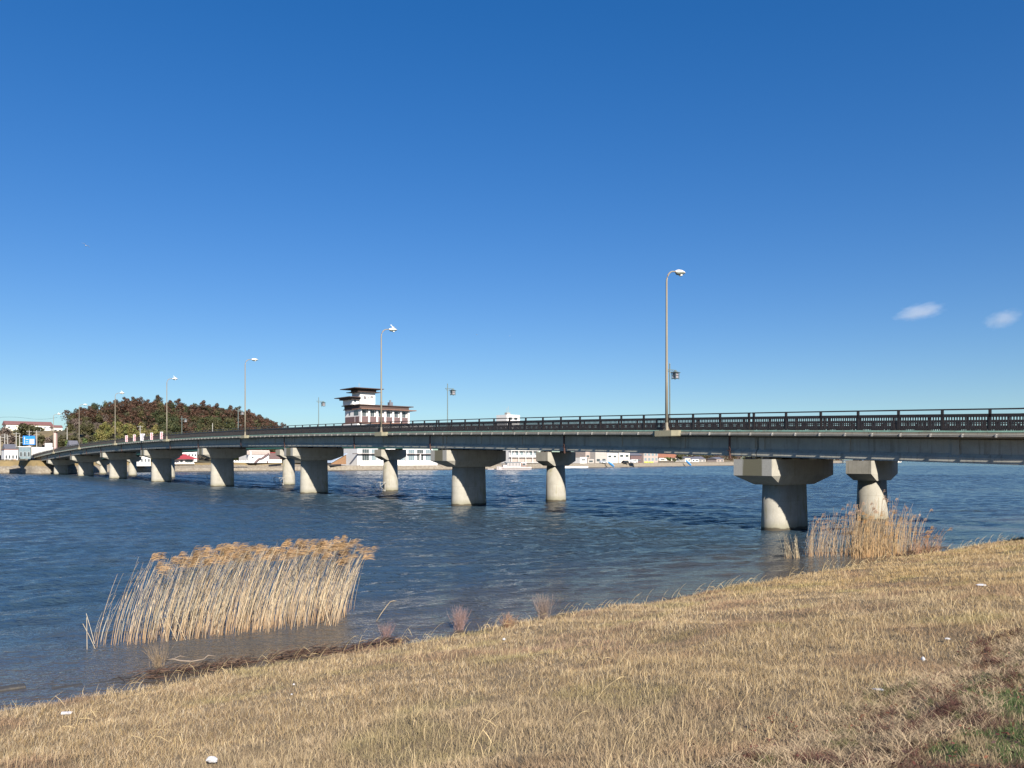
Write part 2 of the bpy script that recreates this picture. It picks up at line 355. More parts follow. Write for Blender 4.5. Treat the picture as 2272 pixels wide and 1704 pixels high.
def grass():
    # blades are thinned with distance from the viewpoint; colours follow the strips of the bank
    def pts(n, f, s_lo, s_hi, ymax=44, wide=.78):
        Y = []; X = []
        u = RNG.random(n)
        y0 = 4.2; p = .25   # areal density ~ y^-(2-p') : sample y with pdf ~ y^-a
        a = f
        Yv = (y0**(1-a)+u*(ymax**(1-a)-y0**(1-a)))**(1/(1-a))
        Xv = (RNG.random(n)*2-1)*wide*Yv
        t = CT*Xv+ST*Yv; s = -ST*Xv+CT*Yv
        k = (s > s_lo) & (s < s_hi)
        return t[k], s[k]
    allV = []; allF = []; allC = []; off = 0
    def blades(t, s, hgt, wid, bend, col, lean=(.15, .0), seg=2, z0=0., tipc=1.12):
        nonlocal off
        n = len(t); h0 = bank_h(t, s)+z0-.01
        B = np.stack([CT*t-ST*s, ST*t+CT*s, h0], -1)
        ang = RNG.random(n)*2*np.pi
        bd = np.stack([np.cos(ang)*bend+lean[0]*hgt, np.sin(ang)*bend+lean[1]*hgt, np.zeros(n)], -1)
        # width vector mostly across the line of sight so thin blades are not lost
        wa = RNG.random(n)*2*np.pi
        wv = np.stack([np.cos(wa), np.sin(wa)*.6, np.zeros(n)], -1)*(wid/2)[:, None]
        up = np.array([0, 0, 1.])
        L = np.sqrt(np.maximum(hgt**2-(bd**2).sum(1)*.8, (hgt*.18)**2))
        p0 = B; p1 = B+bd*.3+up*(L*.58)[:, None]; p2 = B+bd+up*L[:, None]
        V = np.stack([p0-wv, p0+wv, p1-wv*.8, p1+wv*.8, p2], 1).reshape(-1, 3)
        i = np.arange(n)[:, None]*5+off
        Ft = np.concatenate([i+np.array([0,1,3]), i+np.array([0,3,2]), i+np.array([2,3,4])], 0)
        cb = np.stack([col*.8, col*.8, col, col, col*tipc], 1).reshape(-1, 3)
        allV.append(V); allF.append(Ft); allC.append(cb); off += n*5
    def dist(t, s): return np.sqrt((CT*t-ST*s)**2+(ST*t+CT*s)**2)
    pal = np.array([(.40,.285,.155), (.46,.34,.20), (.34,.235,.125), (.52,.42,.28), (.27,.18,.105), (.38,.265,.115)])*.98
    def tone(t, s):
        n = len(t); c = pal[RNG.integers(0, len(pal), n)]
        big = vnoise(t*.22, s*.3, 21)[:, None]; mid = vnoise(t*.8, s*.9, 22)[:, None]
        gold = np.array([.37,.235,.065]); grey = np.array([.40,.31,.21]); rb = np.array([.24,.14,.09]); gr = np.array([.20,.215,.055])
        right = sstep(12, 20, t)[:, None]*sstep(3, 7, s)[:, None]
        c = c*(1-.45*right*big)+gold*.45*right*big
        c = c*(1-.4*(big > .58)*(1-right))+grey*.4*(big > .58)*(1-right)
        m = np.clip((mid-.66)*5, 0, .6); c = c*(1-m)+rb*m
        g2 = np.clip((vnoise(t*.8+9, s*1.1, 23)[:, None]-.7)*3, 0, .3); c = c*(1-g2)+gr*g2
        near = sstep(8.5, 6.5, s)[:, None]*.2; c = c*(1-near)+np.array([.27,.19,.075])*near
        c = c*.94+c.mean(1, keepdims=True)*.08
        return c*(.7+.62*RNG.random((n, 1))**1.3)*(.86+.3*vnoise(t*2.1, s*2.4, 24)[:, None])
    # main dry sward
    t, s = pts(760000, .62, 2.75, 14.25); d = dist(t, s); k = s > 2.75+.7*vnoise(t*.6, s*0, 32); t, s, d = t[k], s[k], d[k]
    e = S_EDGE+.35*(vnoise(t*.35, s*0+3, 5)-.5)+.2*(vnoise(t*1.3, s*0+8, 6)-.5)+.25*vnoise(t*2.7, s*0+5, 9)-.05
    k = s < e; t, s, d = t[k], s[k], d[k]
    hh = (.035+.055*RNG.random(len(t)))*(.45+.7*vnoise(t*1.2, s*1.2, 25)+.5*vnoise(t*4.2, s*4.2, 26))*(1+.015*d)
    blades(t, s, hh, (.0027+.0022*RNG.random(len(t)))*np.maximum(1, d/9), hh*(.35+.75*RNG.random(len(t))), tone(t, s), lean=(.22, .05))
    # longer bent straws
    t, s = pts(26000, .8, 3.4, 14.1); d = dist(t, s); k = vnoise(t*.9, s*.9, 27) > .42; t, s, d = t[k], s[k], d[k]
    hh = .12+.14*RNG.random(len(t))**2
    blades(t, s, hh, .004*np.maximum(1, d/8), hh*(.35+.5*RNG.random(len(t))), np.array([.52,.40,.23])*(.75+.4*RNG.random((len(t), 1))), lean=(.35, .0))
    def boxpts(n, t0, t1, s0, s1, dref=6.5, pw=1.3):
        t = RNG.uniform(t0, t1, n); s = RNG.uniform(s0, s1, n); d = dist(t, s)
        X = CT*t-ST*s; Y = ST*t+CT*s
        k = (RNG.random(n) < (dref/np.maximum(d, dref))**pw) & (Y > 3.5) & (np.abs(X) < Y*.9+1); return t[k], s[k], d[k]
    # flattened pale straw strip with reddish leaf patches
    t, s, d = boxpts(520000, 1, 32, 1.8, 3.9)
    k = (s > 2.2+.6*vnoise(t*.8, s*0, 31)) & (s < 2.95+.75*vnoise(t*.6, s*0, 32)+.25*vnoise(t*3, s*3, 38)); t, s, d = t[k], s[k], d[k]
    k = RNG.random(len(t)) < .1+.9*vnoise(t*3.2, s*5, 42); t, s, d = t[k], s[k], d[k]
    hh = .05+.11*RNG.random(len(t))**1.5; n1 = vnoise(t*2.4, s*6, 33)[:, None]+.6*(vnoise(t*7, s*14, 34)[:, None]-.5)
    col = np.where(n1 > .64, np.array([.12,.055,.042]), np.where(n1 < .1, np.array([.15,.15,.06]), np.array([.46,.35,.225])))*(.55+.75*RNG.random((len(t), 1)))
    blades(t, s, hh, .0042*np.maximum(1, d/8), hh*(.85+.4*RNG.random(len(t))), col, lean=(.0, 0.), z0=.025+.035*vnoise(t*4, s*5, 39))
    # green sward with brown leaves at the top of the bank
    t, s, d = boxpts(900000, -1, 30, -2.6, 3.1); k = s < 2.55+.6*vnoise(t*.8, s*0, 31)+.3*vnoise(t*3, s*3, 35)-.1; t, s, d = t[k], s[k], d[k]
    hh = .04+.055*RNG.random(len(t)); n1 = vnoise(t*1.6, s*4, 36)[:, None]; n2 = vnoise(t*4, s*7, 37)[:, None]
    col = np.where(n1+.35*n2 > .82, np.array([.11,.06,.045]), np.where(n2 > .60, np.array([.30,.235,.14]), np.array([.07,.108,.034])))
    st = RNG.random((len(t), 1)) < .14; col = np.where(st, np.array([.38,.30,.18]), col)
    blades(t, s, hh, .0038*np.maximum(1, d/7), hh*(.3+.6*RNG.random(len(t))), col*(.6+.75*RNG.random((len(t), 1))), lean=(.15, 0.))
    V = np.concatenate(allV); Fc = np.concatenate(allF); Cc = np.concatenate(allC)
    o = npmesh('grass', V, Fc, M['grass'], cols=np.clip(Cc, 0, .85))
    tag(o, 'short dry tan grass covering the near bank, green at the lower right', 'grass', kind='stuff')
grass()

def leaf_litter():
    n = 26000; V = []; Fc = []; Cc = []
    t = RNG.uniform(0, 22, n); s = RNG.uniform(-1.5, 3.9, n)
    k = (vnoise(t*1.4, s*3, 33)+.25*vnoise(t*5, s*5, 41) > .66); t = t[k]; s = s[k]; n = len(t)
    h = bank_h(t, s)+.03+.035*RNG.random(n); P = np.stack([CT*t-ST*s, ST*t+CT*s, h], -1)
    a = RNG.normal(size=(n, 3)); a[:, 2] *= .35; a /= np.linalg.norm(a, axis=1)[:, None]
    b = np.cross(a, RNG.normal(size=(n, 3))); b /= np.linalg.norm(b, axis=1)[:, None]
    L = RNG.uniform(.008, .02, n)[:, None]
    V = np.stack([P-a*L, P-b*L*.5, P+a*L, P+b*L*.5], 1).reshape(-1, 3)
    Fc = np.arange(n*4).reshape(n, 4)
    base = np.array([(.14,.05,.04), (.19,.085,.05), (.09,.05,.045), (.15,.08,.045)])[RNG.integers(0, 4, n)]
    o = npmesh('leaf_litter', V, Fc, M['grass'], cols=np.repeat(base, 4, 0))
    tag(o, 'reddish brown leaf litter strewn through the grass at the lower right', 'leaves', kind='stuff')
leaf_litter()

def at_px(x, y, h=None):
    """ground point on the near bank seen at photo pixel x, y"""
    u = (x-CX)/F; Y = 10.
    for _ in range(40):
        X = u*Y; t = CT*X+ST*Y; s = -ST*X+CT*Y
        g = float(bank_h(t, s)) if h is None else h
        Y = .5*Y+.5*(EYE-max(g, 0 if h is None else h))*F/(y-HY)
    return Vector((u*Y, Y, max(g, 0) if h is None else h))

# tall bent straws standing on their own
def straws():
    mb_v = []; mb_f = []; col = []
    mb = MB(); cols = []
    spots = [(int(x), int(y)) for x, y in zip(RNG.uniform(560, 1500, 46), np.linspace(1478, 1352, 46)+RNG.uniform(-4, 26, 46))]
    spots += [(int(a), int(b)) for a, b in zip(RNG.uniform(20, 2200, 55), RNG.uniform(1330, 1690, 55))]
    spots = [at_px(x, y) for x, y in spots]
    for _ in range(150):
        t = random.uniform(3, 44); q = W(t, random.uniform(12.6, 14.0)); q.z = float(bank_h(t, -ST*q.x+CT*q.y)); spots.append(q)
    for p in spots:
        y = 1500; s_ = -ST*p.x+CT*p.y
        if s_ > 14.1 or s_ < 3.5: continue
        L = random.uniform(.22, .55)*(.7 if y > 1560 else 1); lean = random.uniform(.1, .65); a = random.uniform(-.5, .6)
        pts = [p]; d = Vector((lean*math.cos(a), lean*math.sin(a)*.7, 1)).normalized()
        for i in range(5):
            pts.append(pts[-1]+d*L/5); d = (d+Vector((.12, 0, -.06*i))).normalized()
        n0 = len(mb.v); w = max(.0032, p.y*.00022); mb.tube(pts, [w, w, w*.9, w*.8, w*.6, w*.3], 3)
        if random.random() < .6:
            q = pts[random.randint(2, 4)]; dd = Vector((random.uniform(.3, 1), random.uniform(-.5, .5), random.uniform(-.7, .5))).normalized()
            mb.tube([q, q+dd*.07, q+dd*.16+Vector((0,0,-.04))], [w*.9, w*1.3, w*.2], 3)
        c = np.array([.60,.46,.25])*random.uniform(.75, 1.1); cols += [c]*(len(mb.v)-n0)
    tri = [f for f in mb.f if len(f) == 4]; Fc = np.array(tri)
    o = npmesh('straw_stalks', np.array(mb.v), Fc, M['reed'], cols=np.array(cols))
    tag(o, 'scattered tall bent straw stalks standing out of the dry grass', 'dry stalks', kind='stuff')
straws()

# ------------------------------------------------------------------ reeds
def reed_clump(name, label, base_pts, n, hrange, lean_rng, plume_p, col, leafy=.5, zloc=None, plume_col=(.40,.235,.10), hfun=None, fallen=6, stemr=.0062, plume_len=(.22,.36)):
    c = sum((Vector(p) for p in base_pts), Vector())/len(base_pts); c.z = 0
    root = thing(name, label, 'reeds', c)
    st = MB(); sc_ = []; pl = MB(); pc = []; lf = MB(); lc = []
    a, b, cc, d = [Vector(p) for p in base_pts]      # front-left, front-right, back-right, back-left
    for i in range(n):
        u = random.random(); v = random.random()
        p = (a*(1-u)+b*u)*(1-v)+(d*(1-u)+cc*u)*v-c
        p += Vector((random.gauss(0, .05), random.gauss(0, .08), 0))
        hh = random.uniform(*hrange)*(hfun(u, v) if hfun else 1)
        short = random.random() < .22
        if short: hh *= random.uniform(.25, .8)
        ln = random.uniform(*lean_rng)*hh; la = random.gauss(.1, .22)
        dr = Vector((math.cos(la), math.sin(la), 0)); pts = []; ns = 6
        curve = random.uniform(1.4, 2.4)
        for k in range(ns+1):
            q = k/ns; pts.append(p+dr*ln*(q**curve)*.75+dr*ln*q*.25+Vector((0, 0, hh*q-.1*(1-q)-ln*.12*q*q)))
        r = stemr*random.uniform(.75, 1.25); n0 = len(st.v)
        st.tube(pts, [r*(1-.55*k/ns) for k in range(ns+1)], 3, cap=False)
        g = random.uniform(.5, 1.15); hue = random.choice([(1,1,1), (1.05,.95,.85), (.95,1,1.05), (1,.92,.88)])
        for k in range(ns+1):
            q = k/ns; base = np.array(col)*g*np.array(hue); wet = np.array([.36,.19,.085])
            w = max(0, 1-q*4)*.8
            sc_ += [base*(1-w)+wet*w]*3
        # sheath leaves
        for _ in range(2):
            if random.random() < leafy:
                k = random.randint(2, 5); q = pts[k]; dd = (pts[k]-pts[k-1]).normalized()
                out = Vector((random.uniform(-.2, 1), random.uniform(-.6, .6), random.uniform(-.2, .8))).normalized()
                L = random.uniform(.08, .22); wv = Vector((0, 0, 1)).cross(out).normalized()*.006
                n0 = len(lf.v)
                lf.add([q, q+dd*L*.4+out*L*.3-wv, q+dd*L*.4+out*L*.3+wv, q+dd*L*.5+out*L+Vector((0,0,-L*.2))], [(0,1,3,2)])
                lc += [np.array(col)*random.uniform(.75, 1.1)]*4
        if not short and random.random() < plume_p*(1 if v > .3 else .45):
            top = pts[-1]; tang = (pts[-1]-pts[-2]).normalized(); PL = random.uniform(*plume_len)
            pcol = np.array(plume_col)*random.uniform(.75, 1.2)
            for j in range(30):
                q = random.random(); o_ = top+tang*(q-.35)*PL*.6+Vector((0,0,.0))
                sd = (dr*random.uniform(.7, 1.3)+tang*random.uniform(.2, 1.)+Vector((0, random.gauss(0, .1), random.gauss(0, .09)))).normalized()
                L = PL*random.uniform(.35, .75)*(1-.35*q)
                m = o_+sd*L*.55; e = o_+sd*L*1.0+dr*L*.4+Vector((0, 0, -L*random.uniform(.15, .38)))
                wv = sd.cross(Vector((random.gauss(0, 1), random.gauss(0, 1), 1.2))).normalized()*random.uniform(.0035, .0065)
                pl.add([o_-wv*.5, o_+wv*.5, m+wv, m-wv, e+wv*.3, e-wv*.3], [(0,1,2,3), (3,2,4,5)])
                cj = pcol*random.uniform(.75, 1.25); pc += [cj*.8]*2+[cj]*2+[cj*1.25]*2
    for j in range(fallen):
        u = random.random(); p = a*(1-u)+b*u-c+Vector((0, -.1, .02))
        a2 = random.uniform(-.9, .9); L = random.uniform(.5, 1.1)
        e = p+Vector((-math.sin(a2)*.2-.25*L, .1, L*.75)); n0 = len(st.v)
        st.tube([p, (p+e)/2+Vector((0,0,.02)), e], .006, 3, cap=False); sc_ += [np.array(col)*.95]*9
    so = npmesh('stems', np.array([tuple(v) for v in st.v]), np.array(st.f), M['reed'], root, cols=np.array(sc_))
    if lf.v: npmesh('leaves', np.array([tuple(v) for v in lf.v]), np.array(lf.f), M['reed'], root, cols=np.array(lc))
    if pl.v: npmesh('plumes', np.array([tuple(v) for v in pl.v]), np.array(pl.f), M['plume'], root, cols=np.clip(np.array(pc), 0, .8))
    return root
def wp(x, y, h=0.):
    Y = (EYE-h)*F/(y-HY); return Vector(((x-CX)/F*Y, Y, h))
fl, fr = wp(196, 1441), wp(746, 1388)
reed_clump('reed_clump', 'broad stand of tall tan reeds with golden plumes, in the water at left',
    [fl, fr, fr+Vector((-.1, 2.1, 0)), fl+Vector((.9, 2.2, 0))], 980, (1.62, 1.98), (.22, .4), .27, (.66,.54,.37), stemr=.0052, plume_col=(.43,.29,.16),
    hfun=lambda u, v: (.93+.07*min(1, u*2.2))*(1 if u < .88 else .86))
a1 = wp(188, 1428); reed_clump('reed_clump', 'few thin curved reeds standing apart at the left end of the broad reed stand',
    [a1, a1+Vector((.35, 0, 0)), a1+Vector((.35, .4, 0)), a1+Vector((0, .4, 0))], 7, (.7, 1.75), (.3, .45), 0., (.60,.52,.40), fallen=1, leafy=.3)
b1, b2 = wp(1800, 1238), wp(2050, 1228)
reed_clump('reed_clump', 'upright pinkish tan reeds in front of the second pier at right, by the grassy shore',
    [b1, b2, b2+Vector((.2, 1.6, 0)), b1+Vector((.2, 1.6, 0))], 360, (1.2, 2.5), (-.03, .3), .3, (.43,.33,.22), plume_col=(.38,.27,.2),
    hfun=lambda u, v: .62+.42*math.exp(-((u-.6)/.33)**2), stemr=.0085, plume_len=(.16,.28))
b3, b4 = wp(1895, 1240), wp(2010, 1234)
reed_clump('reed_clump', 'dense golden heart of the right reeds, thickest low down below the second pier',
    [b3, b4, b4+Vector((.2, 1.2, 0)), b3+Vector((.2, 1.2, 0))], 270, (.6, 1.75), (-.15, .35), .1, (.44,.31,.17), stemr=.0085, fallen=14)
b5 = wp(1742, 1240)
reed_clump('reed_clump', 'small sparse tuft of short pale reeds left of the right reeds, below the near pier',
    [b5, b5+Vector((.65, 0, 0)), b5+Vector((.65, .5, 0)), b5+Vector((0, .5, 0))], 34, (.35, 1.0), (-.25, .05), 0., (.50,.42,.28), stemr=.007, fallen=2)
b6, b7 = wp(2030, 1232), wp(2085, 1226)
reed_clump('reed_clump', 'low reddish brown straggling reeds at the right end of the right reeds',
    [b6, b7, b7+Vector((.1, 1., 0)), b6+Vector((.1, 1., 0))], 110, (.4, 1.15), (.1, .7), .15, (.36,.22,.14), stemr=.007, fallen=10)
def single_reed():
    p = wp(832, 1379); root = thing('bent_reed', 'single bent reed alone in the water right of the broad reed stand', 'reed', p)
    m = MB(); pts = [(0,0,-.05), (.14,0,.18), (.27,0,.36), (.36,0,.47), (.44,0,.5), (.52,.01,.49)]
    m.tube(pts, [.008,.008,.007,.006,.006,.003], 4)
    q = [f for f in m.f if len(f) == 4]
    npmesh('stem', np.array([tuple(v) for v in m.v]), np.array(q), M['reed'], root, cols=np.array([(.55,.42,.26)]*len(m.v)))
single_reed()

# twiggy shrubs standing in the shallows
def twig_shrub(x, y, w, h, n, col, label, spread=.6, name='twiggy_shrub'):
    p = at_px(x, y); p.z = max(p.z, 0); root = thing(name, label, 'shrub', p)
    m = MB(); cols = []
    for i in range(n):
        a = random.uniform(0, 2*math.pi); ln = random.random()**.7*spread; hh = h*random.uniform(.5, 1)
        b = Vector((random.gauss(0, w*.1), random.gauss(0, w*.1), -.03)); d = Vector((math.cos(a)*ln, math.sin(a)*ln*.6, 1))
        pts = [b]; r = max(.0022, p.y*.00013)
        for k in range(4):
            d = (d+Vector((random.gauss(0, .12), random.gauss(0, .12), random.gauss(0, .05)))).normalized(); pts.append(pts[-1]+d*hh/4)
        n0 = len(m.v); m.tube(pts, [r*1.3, r*1.1, r, r*.8, r*.4], 3, cap=False)
        for _ in range(3):
            q = pts[random.randint(1, 3)]; dd = (d+Vector((random.gauss(0, .5), random.gauss(0, .5), .2))).normalized()
            m.tube([q, q+dd*hh*.15, q+dd*hh*.3], [r*.7, r*.6, r*.3], 3, cap=False)
        cols += [np.array(col)*random.uniform(.7, 1.3)]*(len(m.v)-n0)
    npmesh('twigs', np.array([tuple(v) for v in m.v]), np.array(m.f), M['reed'], root, cols=np.array(cols))
twig_shrub(1020, 1397, .5, .62, 90, (.30,.20,.18), 'fan-shaped pinkish brown twiggy shrub at the water edge, left of the two taller shrubs', .5)
twig_shrub(1205, 1374, .5, .66, 110, (.26,.20,.17), 'rounded grey-brown twiggy shrub standing in the water, rightmost of the shrubs', .55)
twig_shrub(1128, 1391, .5, .38, 70, (.34,.20,.12), 'low rusty tuft of twigs between the two taller shrubs at the waterline', .8)
twig_shrub(858, 1412, .5, .42, 40, (.30,.19,.17), 'sparse thin reddish twigs in the shallows right of the reed stand', .7)
twig_shrub(886, 1424, .2, .14, 50, (.42,.25,.13), 'small orange-brown round tuft at the waterline left of the fan-shaped shrub', 1.3)
twig_shrub(350, 1478, .5, .5, 45, (.30,.22,.14), 'sparse brown twigs in the shallows in front of the left reeds', .6)
# wave-washed debris along the waterline
def debris(x0, y0, x1, y1, n, label, h=.12):
    a = at_px(x0, y0); b = at_px(x1, y1); c = (a+b)/2; c.z = 0
    m = MB(); cols = []
    for i in range(n):
        u = random.random(); p = a.lerp(b, u)-c; p += Vector((random.gauss(0, .12), random.gauss(0, .2), random.random()*h*(1-abs(u-.5)*1.6)*math.exp(-random.random()*2)))
        an = random.gauss(.65, .7); L = random.uniform(.08, .4); d = Vector((math.cos(an), math.sin(an), random.gauss(0, .12)))
        p.z = max(p.z, 0)+.02; n0 = len(m.v)
        m.tube([p, p+d*L*.5+Vector((0,0,random.gauss(0,.015))), p+d*L], [.005, .006, .003], 3, cap=False)
        cols += [np.array(random.choice([(.08,.045,.032), (.12,.065,.045), (.045,.032,.026), (.2,.13,.085)]))]*(len(m.v)-n0)
    o = npmesh('washed_up_debris', np.array([tuple(v+c) if isinstance(v, Vector) else (v[0]+c.x, v[1]+c.y, v[2]+c.z) for v in m.v]), np.array(m.f), M['reed'], cols=np.array(cols))
    tag(o, label, 'debris', kind='stuff')
debris(290, 1505, 560, 1470, 300, 'dark reed debris washed up at the waterline in front of the left reeds')
debris(590, 1463, 760, 1444, 280, 'mound of reddish brown debris at the waterline right of the driftwood', .14)
debris(760, 1446, 880, 1424, 240, 'reddish debris line at the edge of the grass below the small shrubs')
debris(1990, 1235, 2090, 1215, 500, 'brown tangle of dead reeds at the foot of the right reeds', .25)
def driftwood():
    p = at_px(400, 1478); p.z = .06
    root = thing('driftwood', 'grey forked driftwood branch lying in the shallows in front of the left reeds', 'driftwood', p)
    m = MB(); m.tube([(-.45,.1,.05), (-.2,.02,.1), (0,0,.06), (.3,.05,.03), (.55,.2,.05), (.62,.34,.12), (.8,.42,.08)], [.012,.025,.022,.02,.018,.02,.008], 6)
    m.tube([(-.2,.02,.1), (-.05,.12,.16), (.1,.1,.14)], [.018,.014,.004], 5)
    root.scale = (.7,.7,.7); m.build('branch', simple('driftwood_grey', (.2,.155,.12), .8, .2, 8), root, smooth=True)
driftwood()
# concrete revetment blocks awash at the left
cblk = concrete('revetment_concrete', (.05,.048,.048), tide=False)
blk0 = None
for i, (x, y) in enumerate([(15, 1548), (58, 1543), (108, 1536), (150, 1521), (200, 1527), (236, 1512), (20, 1524), (285, 1503)]):
    p = at_px(x, y, .02)
    if blk0 is None:
        m = MB(); m.bbox(-.24, .24, -.12, .12, -.14, .035, .012); blk0 = m.build('revetment_block', cblk, loc=p); o = blk0
    else: o = blk0.copy(); C.objects.link(o); o.location = p
    o.rotation_euler.z = TH-.05+random.gauss(0, .03); o.location.z = random.uniform(-.045, -.01)
    tag(o, 'dark wet concrete block awash in the waterline row at the lower left', 'concrete block', 'revetment blocks at the waterline')

# litter
def crumple(name, label, cat, x, y, size, mat, flat=.5, aspect=1.4):
    size *= .52; p = at_px(x, y); p.z += .055
    bm = MB(); n = 10; rings = []
    for k in range(6):
        a = math.pi*(k+.5)/6; rings.append([(math.sin(a)*math.cos(2*math.pi*j/n)*size*aspect*random.uniform(.7, 1.15), math.sin(a)*math.sin(2*math.pi*j/n)*size*random.uniform(.7, 1.15), -math.cos(a)*size*flat*random.uniform(.8, 1.2)) for j in range(n)])
    bm.loft(rings); o = bm.build(name, mat, loc=p, rz=random.uniform(-.4, .4)); tag(o, label, cat)
crumple('plastic_bag', 'crumpled white plastic bag at the bottom edge of the picture in the dry grass', 'litter', 470, 1699, .075, M['plastic'], .6, 1.5)
crumple('plastic_bag', 'white plastic scrap lying far up the bank at the right edge of the picture', 'litter', 2176, 1304, .12, M['plastic'], .35, 1.9)
crumple('paper_scrap', 'small white paper scrap near the waterline below the twiggy shrubs', 'litter', 1118, 1425, .06, M['paper'], .7, 1.)
crumple('paper_cup', 'whitish crushed cup in the golden grass at lower right', 'litter', 2048, 1473, .05, M['paper'], .9, .9)
crumple('paper_scrap', 'small pale scrap in the golden grass above the crushed cup', 'litter', 2102, 1427, .045, M['paper'], .5, 1.6)
crumple('rag', 'grey rag lying on reddish leaves at lower right', 'litter', 1948, 1543, .055, M['rubbish'], .4, 1.9)
crumple('paper_scrap', 'tiny white scrap in the grass in front of the reed stand, right side', 'litter', 652, 1527, .035, M['paper'], .7, 1.)
crumple('paper_scrap', 'tiny pale scrap in the grass just below the other tiny scrap', 'litter', 647, 1550, .03, M['paper'], .6, 1.)
def flat_pack():
    p = at_px(148, 1590); p.z += .05
    m = MB(); m.bbox(-.07, .07, -.02, .02, -.01, .01, .005); m.box(-.05, .05, -.013, .013, .0105, .0125, 1)
    o = m.build('flattened_packet', [M['plastic'], M['rubbish']], loc=p, rz=.15); o.rotation_euler.x = .6
    tag(o, 'flat white packet with grey print lying in the grass at lower left', 'litter')
flat_pack()

# ------------------------------------------------------------------ road bridge
TP = 40.0                       # tau of the pier line
SP0, SPAN = 24.9, 29.95
PIER_S = [SP0+SPAN*i for i in range(8)]
S0, S1 = -6.0, 257.6
TE = 36.7                       # left deck edge
_samp = [(2272,958.2),(1843,955.8),(1473,955.4),(1258,955.6),(1157.7,956.3),(958,958.2),(846,959.6),(800,960.5),(645.8,963.3),(545,966.2),(370,974.7),(255,984.2),(175.6,993.7),(70,1015.6)]
_s = []; _h = []
for x, y in _samp:
    s = s_at(x, TE); Y = ST*TE+CT*s; _s.append(s); _h.append(hz(y, Y))
_pf = np.polyfit(_s, _h, 4)
def he(s): return float(np.polyval(_pf, max(s, 12)))-(.0 if s >= 12 else 0)
bridge = thing('road_bridge', 'long grey concrete road bridge with brown railings arching across the lake', 'bridge', W(TP, 0, 0), TH)
L0 = lambda t: t-TP
def sweep(mb, prof, s0, s1, step=2.5, dz=0., mi=0):
    """sweep a cross-section (t, z relative to deck) along the bridge"""
    n = max(1, round((s1-s0)/step)); rings = []
    for i in range(n+1):
        s = s0+(s1-s0)*i/n; h = he(s)+dz
        rings.append([(t, s, h+z) for t, z in prof])
    mb.loft(rings, mi=mi)
TR = 44.6
# deck slab (edge upstand, thin cantilever)
m = MB(); sweep(m, [(L0(TE), 0), (L0(TE), -.20), (L0(TE)+.06, -.24), (L0(TE)+.9, -.34), (L0(TR)-.9, -.34), (L0(TR), -.22), (L0(TR), 0)], S0, S1)
m.build('deck_slab', M['slab'], bridge)
m = MB(); sweep(m, [(L0(TE)+1.9, .012), (L0(TE)+1.9, .004), (L0(TR)-.5, .004), (L0(TR)-.5, .012)], S0, S1)
m.build('carriageway', simple('asphalt', (.05,.05,.052), .9, .2, 6), bridge)
m = MB(); sweep(m, [(L0(TE)-.012, .03), (L0(TE)-.012, -.035), (L0(TE)+.1, .004), (L0(TE)+.1, .03)], S0, S1)
m.build('edge_strip', M['greenpaint'], bridge)
# girders: one run of girders per span
def girder_prof(t0, w=.26, b=.62, top=-.342, bot=-1.38):
    return [(t0-w/2, top), (t0-w/2, bot+.42), (t0-b/2, bot+.25), (t0-b/2, bot), (t0+b/2, bot), (t0+b/2, bot+.25), (t0+w/2, bot+.42), (t0+w/2, top)]
ends = [S0]+PIER_S+[S1-.3]
for i in range(len(ends)-1):
    a, b = ends[i]+.035, ends[i+1]-.035
    m = MB()
    for gt in (37.55, 39.3, 41.1, 42.9):
        sweep(m, girder_prof(L0(gt)), a, b)
    g = m.build('girder', M['girder'], bridge)
    m = MB(); L = b-a
    for sv in (a+.25, a+5, a+10, a+L-10, a+L-5, a+L-.25):   # diaphragm ends
        low = 1.5 if min(sv-a, b-sv) < 1 else 1.2  # support diaphragms deepened to block daylight through the gap over the cap
        h = he(sv); m.box(L0(37.55)-.19, L0(37.55)-.128, sv-.16, sv+.16, h-1.1, h-.345)
        m.box(L0(37.55)-.127, L0(42.77), sv-.12, sv+.12, h-low, h-.345); m.build('diaphragm', M['girder'], g); m = MB()
    for sv in (a+1.55, a+L*.5):
        h = he(sv); m = MB(); m.tube([(L0(37.1), sv, h-.3), (L0(37.1), sv, h-1.0), (L0(37.16), sv, h-1.52)], .06, 8)
        m.beam((L0(37.06), sv-.1, h-1.08), (L0(37.06), sv+.14, h-1.08), .05, .04); m.build('drainpipe', M['rust'], g, smooth=False)
# conduit along the edge with brackets
m = MB(); n = 110
pts = [(L0(TE)-.075, S0+(S1-S0)*i/n, he(S0+(S1-S0)*i/n)-.165) for i in range(n+1)]
m.tube(pts, .022, 6)
pts = [(L0(TE)-.06, p[1], p[2]-.06) for p in pts]; m.tube(pts, .014, 5)
s = S0+.5
while s < S1:
    h = he(s); m.box(L0(TE)-.11, L0(TE)-.002, s-.03, s+.03, h-.25, h-.11); s += 1.32
m.build('conduit', M['conduit'], bridge)
